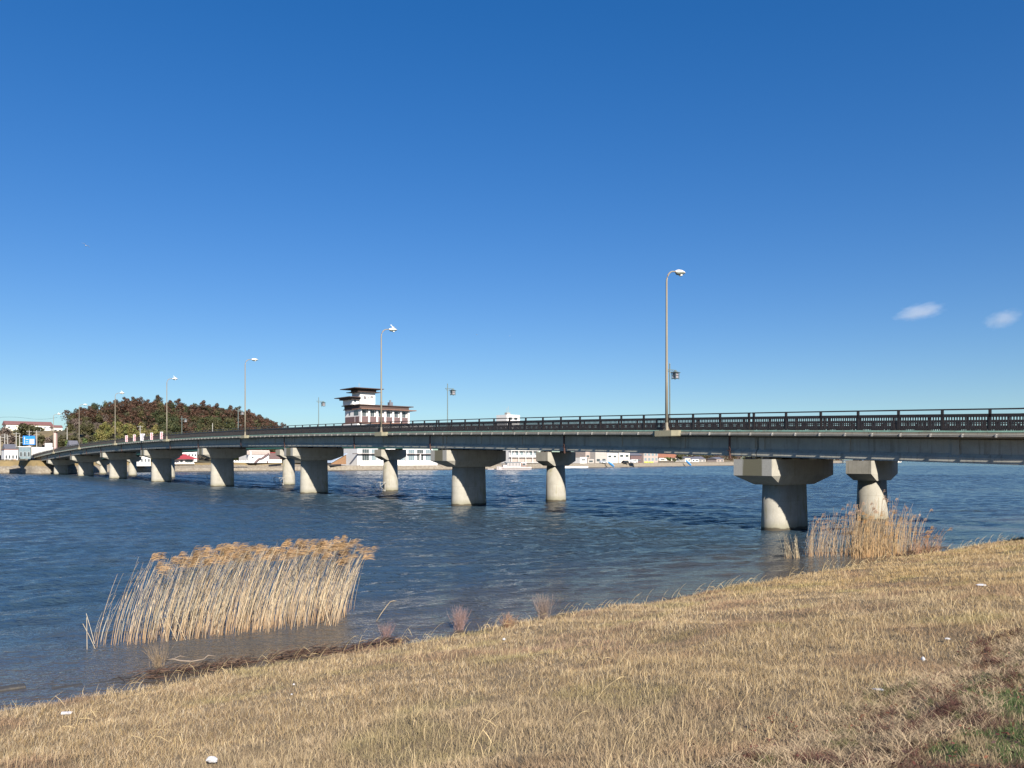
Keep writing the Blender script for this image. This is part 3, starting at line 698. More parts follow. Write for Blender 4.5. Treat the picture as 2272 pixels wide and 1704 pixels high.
# railings
def rail_mesh(t, s0, s1, dz=0., scale=1.):
    m = MB()
    sweep(m, [(t-.035, .92), (t+.035, .92), (t+.035, .98), (t-.035, .98)], s0, s1, 1.85, dz)
    sweep(m, [(t-.045, .615), (t+.045, .615), (t+.045, .755), (t-.045, .755)], s0, s1, 1.85, dz)
    sweep(m, [(t-.03, .085), (t+.03, .085), (t+.03, .15), (t-.03, .15)], s0, s1, 1.85, dz)
    n = int((s1-s0)/.11)
    for i in range(n):
        s = s0+.06+(s1-s0)*i/n; h = he(s)+dz; m.box(t-.018, t+.018, s-.022, s+.022, h+.10, h+.63)
    return m
pm = MB(); pm.box(-.045, .045, -.05, .05, .012, .93); pm.box(-.07, .07, -.1, .1, .0, .025)
post0 = None
for i in range(len(ends)-1):
    a, b = ends[i]+.03, ends[i+1]-.03
    r = rail_mesh(L0(TE)+.12, a, b).build('railing', M['rail'], bridge)
    n = 16
    for k in range(n+1):
        s = a+.12+(b-a-.24)*k/n
        if post0 is None: post0 = pm.build('post', M['rail'], r); o = post0
        else: o = post0.copy(); C.objects.link(o); o.parent = r
        o.location = (L0(TE)+.12, s, he(s)+.012)
for i in range(len(ends)-1):
    a, b = ends[i]+.03, ends[i+1]-.03
    m = rail_mesh(L0(TR)-.12, a, b)
    for k in range(17):
        s = a+.12+(b-a-.24)*k/16; h = he(s); m.box(L0(TR)-.17, L0(TR)-.07, s-.05, s+.05, h+.01, h+.93)
    m.build('railing', M['rail'], bridge)
# piers
def obround(w, d, z, n=10, c=0.):
    r = d/2; hw = w/2-r; pts = []
    for k in range(n+1):
        a = -math.pi/2+math.pi*k/n; pts.append((hw+r*math.cos(a), c+r*math.sin(a), z))
    for k in range(n+1):
        a = math.pi/2+math.pi*k/n; pts.append((-hw+r*math.cos(a), c+r*math.sin(a), z))
    return pts
def hammer(mb, W1, D1, W2, D2, ztop, fh, hh, b=.0):
    r = lambda w, d, z: [(-w/2,-d/2,z), (w/2,-d/2,z), (w/2,d/2,z), (-w/2,d/2,z)]
    zf = ztop-fh; zb = zf-hh; V = r(W1, D1, ztop)+r(W1, D1, zf)+r(W2, D2, zb)
    fs = [(3,2,1,0)[::-1], (8,9,10,11)[::-1], (0,4,5,1), (2,6,7,3), (4,8,9,5), (5,9,10,6), (6,10,11,7), (7,11,8,4)]
    mb.add(V, fs, 0); mb.add(V, [(1,5,6,2), (3,7,4,0)], 1)
def bearing(par, ztop, girders, ds, zt):
    for g in girders:
        for q in ds: mb = MB(); mb.box(g-.22, g+.22, q-.18, q+.18, ztop, zt); mb.build('bearing', M['bearing'], par)
M['bearing'] = simple('bearing_steel', (.05,.045,.045), .7, .3, 5)
for i, s in enumerate(PIER_S):
    ct = he(s)-1.38-.14; m = MB()
    m.loft([obround(3.42, 1.6, -1.5), obround(3.34, 1.55, .0), obround(3.14, 1.44, ct-1.4+.02)])
    p = m.build('pier', M['conc'], bridge, loc=(0, s, 0))
    for poly in p.data.polygons: poly.use_smooth = abs(poly.normal.z) < .5
    m = MB(); hammer(m, 6.2, 2.35, 3.35, 1.62, ct, .88, .52)
    cap = m.build('pier_cap', [M['conc_cap'], M['capend']], p)
    bearing(p, ct, [L0(g) for g in (37.55, 39.3, 41.1, 42.9)], (-.55, .55), ct+.138)
# far abutment: sloped side and breast wall
m = MB(); h1 = he(S1)
m.box(L0(TE)+.12, L0(TR)-.1, S1-.28, S1+5, -1, h1-.35)
m.box(L0(TE)-.3, L0(TE)+.1, S1-.0, S1+9, 1.5, h1-.02)
m.box(L0(TR)-.08, L0(TR)+.3, S1-.0, S1+9, 1.5, h1-.02)
m.build('abutment', M['conc'], bridge)
m = MB(); m.box(L0(TE)+.12, L0(TR)-.1, S0-5, S0-.02, -1, he(S0)-.35); m.build('abutment', M['conc'], bridge)

# street lamps on the left edge
def make_lamp(label):
    r = thing('street_lamp', label, 'street lamp', (0,0,0), TH, 'street lamps along the road bridge')
    m = MB(); m.loft([[(-.42,-.85,-.03), (.2,-.85,-.03), (.2,.85,-.03), (-.42,.85,-.03)], [(-.42,-.85,.0), (.0,-.85,.0), (.0,.85,.0), (-.42,.85,.0)]]) if False else None
    plan = [(.148,-.95), (-.12,-.95), (-.38,-.62), (-.38,.62), (-.12,.95), (.148,.95)]
    m.loft([[(x*.98, y*.96, -.30) for x, y in plan], [(x, y, -.26) for x, y in plan], [(x, y, .045) for x, y in plan]])
    m.build('concrete_bracket', M['haunch'], r)
    m = MB(); m.lathe([(.2, .045), (.2, .07), (.105, .075), (.095, .5), (.095, .52)], 16)
    for k in range(4):
        a = k*math.pi/2+.4; c, s_ = math.cos(a), math.sin(a)
        m.add([(c*.09-.008*s_, s_*.09+.008*c, .07), (c*.19-.008*s_, s_*.19+.008*c, .07), (c*.09-.008*s_, s_*.09+.008*c, .32),
               (c*.09+.008*s_, s_*.09-.008*c, .07), (c*.19+.008*s_, s_*.19-.008*c, .07), (c*.09+.008*s_, s_*.09-.008*c, .32)], [(0,1,2), (3,5,4), (1,4,5,2), (0,2,5,3)])
    m.build('base_flange', M['pole'], r)
    m = MB(); pts = [(0,0,.5), (0,0,3), (0,0,6), (0,0,8.75)]; rad = [.093, .082, .068, .056]; 
    for k in range(1, 9):
        a = k/8*math.pi/2*.97; pts.append((.72*(1-math.cos(a)), 0, 8.75+.72*math.sin(a))); rad.append(.054-.0015*k)
    pts.append((.98, 0, 9.49)); rad.append(.04)
    m.tube(pts, rad, 12); m.build('pole', M['pole'], r, smooth=True)
    # luminaire: white shell above, dark gear housing at the root, lens below
    m = MB(); rings = []
    for x, w, zt, zb in [(.9,.05,.05,-.04), (1.0,.13,.10,-.10), (1.15,.19,.145,-.03), (1.4,.22,.155,-.03), (1.6,.2,.12,-.03), (1.75,.14,.06,-.03), (1.82,.04,.01,-.02)]:
        rings.append([(x, w*math.cos(2*math.pi*k/12), 9.50+(zt if math.sin(2*math.pi*k/12) > 0 else -zb)*math.sin(2*math.pi*k/12)) for k in range(12)])
    hd = m.loft(rings).build('lamp_head', M['lampwhite'], r, smooth=True)
    m = MB(); rings = []
    for x, w, z in [(.98,.10,.12), (1.12,.18,.17), (1.3,.2,.15), (1.5,.19,.12), (1.68,.13,.07), (1.78,.04,.03)]:
        rings.append([(x, w*.95*math.cos(math.pi+math.pi*k/8), 9.485+z*math.sin(math.pi+math.pi*k/8)) for k in range(9)])
    m.loft(rings).build('lamp_underside', M['lampdark'], hd, smooth=True)
    m = MB(); m.loft([[(1.42+.14*math.cos(2*math.pi*k/12)*q, .12*math.sin(2*math.pi*k/12)*q, 9.485-z) for k in range(12)] for q, z in ((1, .115), (.9, .165), (.5, .2))])
    m.build('lens', M['lens'], hd, smooth=True)
    return r
lamp_labels = ['tall grey street lamp nearest the camera, beside a lantern post, with a stained head',
 'tall street lamp with a gull on its head, in front of the white hotel',
 'street lamp at the right end of the wooded hill, third from the right, bare head',
 'street lamp with a gull, right of the five upright signs on the railing',
 'street lamp with a gull, left of the five upright signs on the railing',
 'second street lamp from the left, at the left foot of the wooded hill',
 'leftmost and smallest street lamp, before the long cream-white building']
lamp0 = None; lamps = []
for i, x in enumerate([1482, 848.5, 546, 372, 257, 177, 120]):
    s = s_at(x, TE-.03)
    if lamp0 is None: lamp0 = make_lamp(lamp_labels[0]); o = lamp0
    else: o = copy_tree(lamp0); o['label'] = lamp_labels[i]
    o.location = W(TE-.15, s, he(s)-.045+.0); o.scale.x = .9; lamps.append(o)
# gulls on lamp heads
def make_gull(label, loc, rz, perched=True, sc_=1.):
    r = thing('gull', label, 'gull', loc, rz, None)
    m = MB()
    if perched:   # facing -x: head up on a neck, body sloping back to the tail
        path = [(-.245,0,.285,.008), (-.2,0,.305,.034), (-.15,0,.315,.045), (-.1,0,.27,.04), (-.07,0,.20,.055), (-.02,0,.13,.078), (.08,0,.10,.082), (.18,0,.085,.055), (.28,0,.075,.028), (.36,0,.07,.01)]
    else:
        path = [(-.26,0,0,.012), (-.2,0,.005,.04), (-.12,0,0,.06), (0,0,0,.075), (.12,0,0,.06), (.24,0,.01,.035), (.34,0,.01,.05), (.36,0,.01,.01)]
    rings = [[(x, rr*math.cos(2*math.pi*k/10), z+rr*math.sin(2*math.pi*k/10)) for k in range(10)] for x, y, z, rr in path]
    b = m.loft(rings).build('body', M['feather'], r, smooth=True)
    if perched:
        for sg in (-1, 1):
            m = MB(); m.tube([(-.03, sg*.06, .15), (.1, sg*.075, .14), (.24, sg*.045, .11), (.38, sg*.01, .085)], [.02,.04,.03,.006], 6); m.build('wing', M['featherg'], b, smooth=True)
            m = MB(); m.tube([(.03, sg*.03, .05), (.03, sg*.03, -.02)], .006, 5); m.build('leg', M['yellow'], b)
        m = MB(); m.tube([(-.24,0,.285), (-.3,0,.27)], [.012,.004], 5); m.build('beak', M['yellow'], b)
    else:
        for sg in (-1, 1):
            m = MB(); pp = [(-.02, .05, .03), (-.08, .28, .17), (-.02, .5, .12), (.10, .68, .0)]
            V = []
            for j, (x, y, z) in enumerate(pp):
                c = [.2, .17, .12, .03][j]; V += [(x-c*.4, sg*y, z+.012), (x+c*.6, sg*y, z), (x-c*.4, sg*y, z-.004)]
            fs = [];
            for j in range(3):
                for q in range(3): fs.append((j*3+q, j*3+(q+1) % 3, (j+1)*3+(q+1) % 3, (j+1)*3+q))
            m.add(V, fs).build('wing', M['featherg'], b)
    r.scale = (sc_,)*3
    return r
for idx, lab in ((1, 'white gull perched on the head of the street lamp in front of the hotel'), (3, 'white gull perched on the street lamp right of the five railing signs'),
                 (4, 'white gull perched on the street lamp left of the five railing signs'), (6, 'white gull perched on the leftmost street lamp')):
    l = lamps[idx]; p = l.matrix_basis @ Vector((1.28, 0, 9.66))
    make_gull(lab, p, TH+random.uniform(-.3, .3), sc_=.8)
def sky_bird(x, y, Y, lab, sc_, tilt):
    g = make_gull(lab, ((x-CX)/F*Y, Y, hz(y, Y)), 2.2, False, sc_); g.rotation_euler.x = tilt
sky_bird(190.5, 545, 130, 'white and dark gull flying high at the left of the sky', 1., .5)
sky_bird(1058, 743, 430, 'tiny dark bird flying above the lantern posts, left of a pair', 1.1, .2)
sky_bird(1131, 745, 440, 'tiny dark bird flying above the lantern posts, right of a pair', .9, -.3)

# five small upright signs on the left railing
def rail_sign(x, w, label, red=True):
    s = s_at(x, TE-.05); r = thing('railing_sign', label, 'sign', W(TE-.06, s, he(s)+.02), TH-.35, 'upright signs on the bridge railing')
    m = MB(); m.box(-w/2, w/2, -.02, .02, .05, 1.22); m.box(-w/2-.0, -w/2+.02, .021, .2, .2, 1.0); m.build('board', M['signwhite'], r)
    m = MB(); zz = 1.12
    for k in range(4 if red else 2):
        hh = .2 if red else .38; a = w*.3
        m.box(-a, a, -.028, -.0225, zz-.08, zz); m.box(-a, a, -.028, -.0225, zz-hh, zz-hh+.08); m.box(-.04, .04, -.0285, -.023, zz-hh+.03, zz-.03); m.box(-a, -a+.03, -.028, -.0225, zz-hh*.7, zz-hh*.35)
        zz -= .27 if red else .52
    m.build('lettering', M['signred'] if red else M['signgrey'], r)
    return r
rail_sign(281, .42, 'leftmost of the five small upright white signs, narrow with red lettering')
rail_sign(298.5, .42, 'second of the five upright signs from the left, narrow with red lettering')
rail_sign(316.5, .72, 'widest of the five upright signs, in the middle, with dark lettering', False)
rail_sign(336.5, .42, 'fourth of the five upright signs, narrow red lettering, right of the wide one')
rail_sign(358.5, .42, 'rightmost of the five upright signs, next to the street lamp')

# ------------------------------------------------------------------ footbridge behind
TF = 50.0
foot = thing('footbridge', 'narrower footbridge with green girders and round piers, just behind the road bridge', 'bridge', W(TF, 0, 0), TH)
FD = -.18
m = MB(); sweep(m, [(-1.7, FD), (-1.7, FD-.22), (1.7, FD-.22), (1.7, FD)], S0, S1); m.build('deck_slab', M['slab'], foot)
m = MB()
for gt in (-1.2, 1.2): sweep(m, [(gt-.04, FD-.222), (gt-.04, -1.46), (gt-.2, -1.46), (gt-.2, -1.49), (gt+.2, -1.49), (gt+.2, -1.46), (gt+.04, -1.46), (gt+.04, FD-.222)], S0, S1)
g = m.build('girder', M['steelgreen'], foot)
m = MB(); s = S0+1
while s < S1: m.box(-1.155, 1.155, s-.03, s+.03, he(s)-1.3, he(s)-.6); s += 5
m.build('cross_frame', M['steelgreen'], g)
for side in (-1.58, 1.58):
    for i in range(len(ends)-1):
        a, b = ends[i]+.03, ends[i+1]-.03
        m = rail_mesh(side, a, b, FD)
        for k in range(17):
            s = a+.12+(b-a-.24)*k/16; h = he(s)+FD; m.box(side-.05, side+.05, s-.05, s+.05, h+.01, h+.93)
        m.build('railing', M['rail'], foot)
for i, s in enumerate(PIER_S):
    ct = he(s)-1.49-.12; m = MB()
    m.loft([[(r*math.cos(2*math.pi*k/28), r*math.sin(2*math.pi*k/28), z) for k in range(28)] for r, z in ((.97,-1.5), (.95,0), (.85,ct-1.24))])
    p = m.build('pier', M['conc'], foot, loc=(0, s, 0))
    for poly in p.data.polygons: poly.use_smooth = abs(poly.normal.z) < .5
    m = MB(); hammer(m, 3.5, 1.64, 1.8, 1.5, ct, .82, .44); m.build('pier_cap', [M['conc_cap'], M['conc_cap']], p)
    bearing(p, ct, (-1.2, 1.2), (-.35, .35), ct+.118)
    if i in (2, 3, 4):   # steel guard frame on the side of the column at the waterline
        m = MB(); r_ = .03
        for q in ((-1.1, -.55), (-1.75, -.55)):
            m.beam((q[0], q[1], .0), (q[0], q[1], 1.15), .06, .06)
        m.beam((-1.75,-.55,1.15), (-.9,-.55,1.15), .06, .06); m.beam((-1.75,-.55,.12), (-1.0,-.55,.12), .06, .06)
        m.beam((-1.1,-.55,.12), (-1.75,-.55,.62), .05, .05); m.beam((-1.1,-.55,1.12), (-1.75,-.55,.62), .05, .05)
        m.tube([(-1.75,-.55,1.15), (-2.3,-.5,1.17), (-2.45,-.5,1.0), (-2.4,-.5,.72), (-2.2,-.5,.4), (-1.75,-.55,.02)], .035, 6)
        m.tube([(-1.75,.3,1.15), (-2.3,.2,1.17), (-2.45,0,1.0), (-2.4,0,.72), (-2.2,.1,.4), (-1.75,.3,.02)], .03, 6)
        m.build('guard_frame', M['conduit'], p)
# lantern posts
def make_lantern(label):
    r = thing('lantern_post', label, 'lantern post', (0,0,0), TH, 'lantern posts along the footbridge')
    m = MB(); m.tube([(0,0,0), (0,0,1.5), (0,0,1.55), (0,0,5.6)], [.085,.085,.055,.045], 10); m.lathe([(.03,5.6), (.05,5.62), (.015,5.72)], 10)
    m.build('post', M['lantern'], r, smooth=False)
    m = MB(); m.beam((-.3,0,5.18), (.82,0,5.18), .045, .05); m.tube([(0,0,4.85), (.12,0,5.0), (.35,0,5.13)], .022, 6); m.tube([(0,0,4.85), (-.1,0,5.02), (-.28,0,5.14)], .02, 6)
    m.build('arm', M['lantern'], r)
    m = MB(); c = .68
    sq = lambda w, z: [(c+sx*w, sy*w, z) for sx, sy in ((-1,-1),(1,-1),(1,1),(-1,1))]
    m.loft([sq(.28, 4.98), sq(.295, 5.0), sq(.16, 5.06), sq(.04, 5.15)]); m.loft([sq(.2, 4.52), sq(.22, 4.53), sq(.22, 4.57)])
    for sx in (-1, 1):
        for sy in (-1, 1): m.beam((c+sx*.19, sy*.19, 4.47), (c+sx*.2, sy*.2, 4.99), .045, .045)
    for q in (-1, 1): m.box(c-.17, c+.17, q*.19-.01, q*.19+.01, 4.77, 4.8); m.box(c+q*.19-.01, c+q*.19+.01, -.17, .17, 4.77, 4.8)
    h = m.build('lantern_frame', M['lantern'], r)
    m = MB(); m.box(c-.155, c+.155, -.155, .155, 4.575, 4.975); m.build('glass', M['lanternglass'], h)
    return r
lt = ['lantern post directly beside the nearest tall street lamp', 'dark lantern post standing clear against the sky right of the hotel', 'lantern post between the wooded hill and the hotel',
      'lantern post against the right end of the wooded hill', 'small lantern post against the middle of the wooded hill']
lan0 = None
for i, x in enumerate([1486, 993, 707, 528.5, 403.5]):
    s = s_at(x, TF-1.45)
    if lan0 is None: lan0 = make_lantern(lt[0]); o = lan0
    else: o = copy_tree(lan0); o['label'] = lt[i]
    o.location = W(TF-1.45, s, he(s)+FD+.02)

# ------------------------------------------------------------------ far land
SH = [(-900,420),(-200,300),(0,268),(24,262),(34,256),(36,241),(45,241),(47,256),(60,262),(102,260),(118,254),(137,247.5),(180,250),(257,266),(330,282),(416,303),(560,345),(797,432),(1200,620),(2500,1500),(6000,4200)]
def shore(t): return np.interp(t, [p[0] for p in SH], [p[1] for p in SH])
def toph(t): return np.interp(t, [-900,60,80,110,125,260,800,6000], [3.7,3.6,2.8,2.7,1.75,2.0,2.3,3.])
def far_land():
    ts = np.unique(np.concatenate([np.arange(-900, 0, 20), np.arange(0, 140, 1.), np.arange(140, 460, 3.), np.arange(460, 1200, 20), np.arange(1200, 6001, 150), [33.9,34,36,45,47]]))
    ds = np.array([-3, 0, .35, 1.2, 2.4, 2.8, 4, 5.5, 8, 12, 20, 40, 80, 160, 400, 1000, 3500])
    T, D = np.meshgrid(ts, ds, indexing='ij'); S = shore(T)+D; TP_ = toph(T)
    pl = [0, 0, .3, .42, .55, .58, .85, 1, 1, 1, 1, 1, 1, 1, 1, 1, 1]; pr = [0, 0, .9, 1, 1, 1, 1, 1, 1, 1, 1, 1, 1, 1, 1, 1, 1]
    w = sstep(108, 124, T); H = TP_*(np.array(pl)[None, :]*(1-w)+np.array(pr)[None, :]*w)
    H = np.where(D < 0, -1.2, H); H = H+np.where(D > 0, .18*(vnoise(T*.4, S*.4, 51)-.5), -.02)
    V = np.stack([CT*T-ST*S, ST*T+CT*S, H], -1).reshape(-1, 3); a, b = T.shape; i = np.arange(a*b).reshape(a, b)
    Fc = np.stack([i[:-1,:-1], i[1:,:-1], i[1:,1:], i[:-1,1:]], -1).reshape(-1, 4)
    k = NT('far_shore_ground'); g = k.n('ShaderNodeNewGeometry'); sx = k.n('ShaderNodeSeparateXYZ'); k.l(g.outputs['Position'], sx.inputs[0])
    n = k.noise(g.outputs['Position'], .35, 6, .7); n2 = k.noise(g.outputs['Position'], 1.6, 5, .7)
    wall = k.ramp(n2, [(.3, (.14,.11,.08)), (.52, (.21,.18,.14)), (.72, (.31,.28,.23))])
    gr = k.ramp(n, [(.3, (.15,.11,.05)), (.7, (.25,.18,.08))])
    ad = k.n('ShaderNodeMath', operation='MULTIPLY_ADD'); ad.inputs[1].default_value = 1.4; k.l(n, ad.inputs[0]); k.l(sx.outputs['Z'], ad.inputs[2])
    c = k.mix(k.ramp(ad.outputs[0], [(.0, 0), (.999, 1.)]), wall, wall)
    mr = k.n('ShaderNodeMath', operation='MULTIPLY'); mr.inputs[1].default_value = .25; k.l(ad.outputs[0], mr.inputs[0])
    c = k.mix(k.ramp(mr.outputs[0], [(.66, 0.), (.74, 1.)]), wall, gr)
    c = k.mix(k.ramp(sx.outputs['Z'], [(.1, 1.), (.28, 0.)]), c, (.07,.055,.04))
    k.l(c, k.b.inputs['Base Color']); k.b.inputs['Roughness'].default_value = .9
    tag(npmesh('far_shore', V, Fc, k.m), 'stone and grass embankment along the far side of the lake', 'shore', kind='structure')
far_land()

# wooded hill
SKY = [(135,948),(150,940),(167,922),(185,903),(200,906),(213,892),(232,898),(240,890),(258,894),(270,884),(285,881),(300,880),(313,881),(330,886),(345,884),(355,877),(368,886),(380,888),(400,884),(412,893),(425,899),(436,894),(455,888),(470,898),(482,895),(500,900),(512,900),(525,906),(533,901),(548,908),(560,917),(575,921),(590,924),(605,932),(618,942),(632,952),(660,972),(700,1000)]
RY = 365.
def ridge_h(X):
    x = CX+np.asarray(X)*F/RY
    return EYE+(HY-np.interp(x, [p[0] for p in SKY], [p[1] for p in SKY]))*RY/F
def hill_h(X, Y):
    top = np.maximum(ridge_h(X)-9, 3.)
    xs = sstep(-222, -200, X)*(1-sstep(-104, -84, X))
    f = sstep(296, RY, Y)*(1-sstep(RY+20, RY+110, Y))
    return 2.6+(top-2.6)*f*xs+.6*vnoise(X*.12, Y*.12, 61)
xs = np.arange(-235, -70, 3.); ys = np.arange(290, 480, 4.); X, Y = np.meshgrid(xs, ys, indexing='ij'); H = hill_h(X, Y)
i = np.arange(X.size).reshape(X.shape); Fc = np.stack([i[:-1,:-1], i[1:,:-1], i[1:,1:], i[:-1,1:]], -1).reshape(-1, 4)
tag(npmesh('hill', np.stack([X, Y, H], -1).reshape(-1, 3), Fc, simple('hill_soil', (.07,.06,.035), .95, .3, .3), smooth=True), 'wooded hill on the far shore behind the left end of the bridge', 'hill', kind='structure')
# knoll with the long white building
xs = np.arange(-330, -190, 5.); ys = np.arange(292, 520, 6.); X, Y = np.meshgrid(xs, ys, indexing='ij')
H = 3.0+14.4*sstep(305, 388, Y)*sstep(-192, -212, X)*np.where(X < -200, 1, 1)+.5*vnoise(X*.1, Y*.1, 62)
i = np.arange(X.size).reshape(X.shape); Fc = np.stack([i[:-1,:-1], i[1:,:-1], i[1:,1:], i[:-1,1:]], -1).reshape(-1, 4)
tag(npmesh('hill', np.stack([X, Y, H], -1).reshape(-1, 3), Fc, simple('knoll_grass', (.16,.12,.06), .95, .3, .3), smooth=True), 'low brown knoll under the long white building at far left', 'hill', kind='structure')

TCOL = {'cedar': [(.082,.044,.03), (.068,.042,.028), (.092,.048,.032), (.045,.042,.024), (.076,.044,.028)],
        'green': [(.05,.062,.028), (.07,.075,.03), (.04,.05,.022), (.085,.08,.035)],
        'bamboo': [(.14,.135,.04), (.17,.15,.05), (.11,.12,.035), (.19,.16,.06)],
        'bush': [(.06,.095,.025), (.08,.11,.03), (.045,.07,.02)],
        'bare': [(.13,.095,.08), (.15,.115,.095), (.11,.085,.07)],
        'olive': [(.065,.062,.027), (.08,.07,.03), (.05,.05,.022)]}
def crown(kind, h, w, n, leaf):
    """cloud of leaf-clump quads; cedar = layered taper, others = lumpy rounded"""
    cols = np.array(TCOL[kind]); lobes = []
    nl = 9 if kind != 'cedar' else 12
    for k in range(nl):
        if kind == 'cedar':
            q = k/nl; z = h*(.25+.70*q); r = w*.5*(1-q*q)**.6*1.0+w*.06; a = random.uniform(0, 6.28); o = r*.42
            lobes.append((o*math.cos(a), o*math.sin(a), z, max(r*.62, w*.12), h*.085))
        elif kind == 'bamboo':
            a = random.uniform(0, 6.28); o = random.uniform(0, w*.35); z = h*random.uniform(.3, .9)
            lobes.append((o*math.cos(a)+z*.05, o*math.sin(a), z, w*.2, h*.16))
        else:
            a = random.uniform(0, 6.28); o = random.uniform(0, w*.3); z = h*random.uniform(.42, .84)
            lobes.append((o*math.cos(a), o*math.sin(a), z, w*random.uniform(.18, .28), h*random.uniform(.12, .18)))
    li = RNG.integers(0, nl, n); L = np.array(lobes)[li]
    d = RNG.normal(size=(n, 3)); d /= np.linalg.norm(d, axis=1)[:, None]; rr = RNG.random(n)[:, None]**.35
    P = L[:, :3]+d*rr*np.stack([L[:, 3], L[:, 3], L[:, 4]], -1)
    a = RNG.normal(size=(n, 3))+d*.0; a /= np.linalg.norm(a, axis=1)[:, None]; b = np.cross(a, d+.3*RNG.normal(size=(n, 3))); b /= np.linalg.norm(b, axis=1)[:, None]
    s = (leaf*RNG.uniform(.5, 1.2, n))[:, None]
    V = np.stack([P-a*s, P-b*s*.7, P+a*s, P+b*s*.7], 1).reshape(-1, 3)
    tone = cols[RNG.integers(0, len(cols), nl)][li]*RNG.uniform(.82, 1.2, (n, 1))
    return V, np.arange(n*4).reshape(n, 4), np.repeat(tone, 4, 0)
def trunk_mb(h, r):
    m = MB(); m.tube([(0,0,-.5), (0,0,h*.3), (.05*r,0,h*.62), (0,0,h*.86)], [r, r*.8, r*.5, r*.15], 6)
    for k in range(5):
        a = random.uniform(0, 6.28); z = h*random.uniform(.35, .7); m.tube([(0,0,z), (math.cos(a)*h*.1, math.sin(a)*h*.1, z+h*.08), (math.cos(a)*h*.17, math.sin(a)*h*.17, z+h*.1)], [r*.35, r*.2, r*.08], 4)
    return m
# individually readable trees on the skyline
PROTO = {}
def proto(kind, k, h, w, n=420, leaf=.5):
    key = (kind, k)
    if key not in PROTO:
        V, Fc, cc = crown(kind, 1*h, w, n, leaf)
        PROTO[key] = (V, Fc, cc, h)
    return PROTO[key]
def tree(kind, X, Y, z, h, w, label, group=None, k=0, name=None, cat='tree', n=420, leaf=.5):
    root = thing(name or {'cedar': 'cedar_tree', 'green': 'evergreen_tree', 'bamboo': 'bamboo_clump', 'bush': 'bush', 'bare': 'bare_tree', 'olive': 'evergreen_tree'}[kind], label, cat, (X, Y, z), random.uniform(0, 6.28), group)
    V, Fc, cc = crown(kind, h, w, n, leaf)
    npmesh('crown', V, Fc, M['leaf'], root, cols=cc)
    trunk_mb(h, max(.12, h*.022)).build('trunk', M['bark'], root)
    return root
crest = [(169,923,'cedar','leftmost tall dark cedar on the left end of the wooded hill'),(186,903,'cedar','dark round-topped cedar behind the second street lamp from the left'),
 (213,892,'green','dark green tree rising at the left shoulder of the hill'),(240,890,'green','narrow dark tree with a small round top, left of the hill summit'),
 (262,890,'cedar','brown cedar just right of the fifth street lamp on the hill crest'),(283,881,'cedar','broad reddish brown cedar at the left of the hill summit'),
 (300,880,'cedar','broad dark cedar at the middle of the hill summit'),(316,880,'cedar','cedar with a tufted top at the right of the broad summit cedars'),
 (331,886,'cedar','reddish rounded cedar before the gap in the hill skyline'),(355,876,'cedar','tallest pointed tree of the hill, left of the fourth street lamp'),
 (380,888,'cedar','small dark round cedar directly right of the fourth street lamp'),(399,884,'cedar','peaked cedar right of the fourth street lamp'),
 (426,898,'cedar','low round treetop in the dip of the hill skyline'),(437,893,'green','small dark tuft-topped tree right of the dip'),
 (456,888,'cedar','broad rounded cedar between the fourth and third street lamps'),(483,894,'cedar','flat-topped dark cedar left of the third street lamp'),
 (512,899,'cedar','small pointed tree on the falling ridge left of the third street lamp'),(532,901,'cedar','dark peaked tree behind the lantern post at the right of the hill'),
 (553,908,'cedar','rounded tree directly right of the third street lamp'),(578,921,'cedar','reddish cedar on the falling right ridge'),(598,928,'cedar','low reddish tree on the lower right ridge'),(616,942,'cedar','last low tree at the right foot of the hill')]
for j, (x, y, kind, lab) in enumerate(crest):
    X_ = (x-CX)/F*RY; g = float(hill_h(X_, RY)); top = EYE+(HY-y)*RY/F; h = max(top-g+.6, 6)
    tree(kind, X_, RY-2, g-.4, h, h*(.62 if kind == 'cedar' else .5), lab, 'trees on the crest of the wooded hill', n=1700, leaf=.23)
def woods():
    Vs = []; Fs = []; Cs = []; off = 0
    for X_ in np.arange(-212, -94, 3.7):
        for Y_ in np.arange(299, 392, 4.6):
            x = X_+random.uniform(-1.6, 1.6); y = Y_+random.uniform(-2, 2); g = float(hill_h(x, y)); px = CX+x*F/y
            rt = float(ridge_h(x))
            q = (y-299)/66; base = 3.2
            if g < 3.4 and (px > 640 or px < 150): continue
            if px > 655 or px < 150: continue
            kind = 'cedar'; r = random.random()
            if q < (.52 if 200 < px < 352 else .35):
                kind = 'bamboo' if 205 < px < 350 else ('bush' if r < .5 else 'olive')
                if 350 < px < 380: kind = 'bush'
                if 425 < px < 480: kind = 'bare'
                if px < 205: kind = 'bare' if r < .6 else 'olive'
            elif q < .75: kind = 'green' if (335 < px < 400 or 430 < px < 520 and r < .5) else ('bare' if px < 235 and r < .6 else ('cedar' if r < .62 else 'olive'))
            else: kind = 'cedar' if r < .8 else 'green'
            h = {'cedar': 8.6, 'green': 8., 'olive': 7., 'bamboo': 6.5, 'bush': 4., 'bare': 6.}[kind]*random.uniform(.8, 1.08)
            if q > .8: h = min(h, rt-g-.8)
            if h < 2.5: continue
            V, Fc, cc = crown(kind, h, h*random.uniform(.7, .95), 460 if kind != 'bare' else 360, .33 if kind != 'bare' else .22)
            V = V+np.array([x, y, g-.5]); Vs.append(V); Fs.append(Fc+off); Cs.append(cc); off += len(V)
    o = npmesh('hillside_woods', np.concatenate(Vs), np.concatenate(Fs), M['leaf'], cols=np.concatenate(Cs))
    tag(o, 'mixed brown cedar, evergreen and yellow bamboo woods covering the hillside', 'woods', kind='stuff')
woods()
def P(x, y, Y):   # world point seen at photo pixel from its distance
    return Vector(((x-CX)/F*Y, Y, hz(y, Y)))
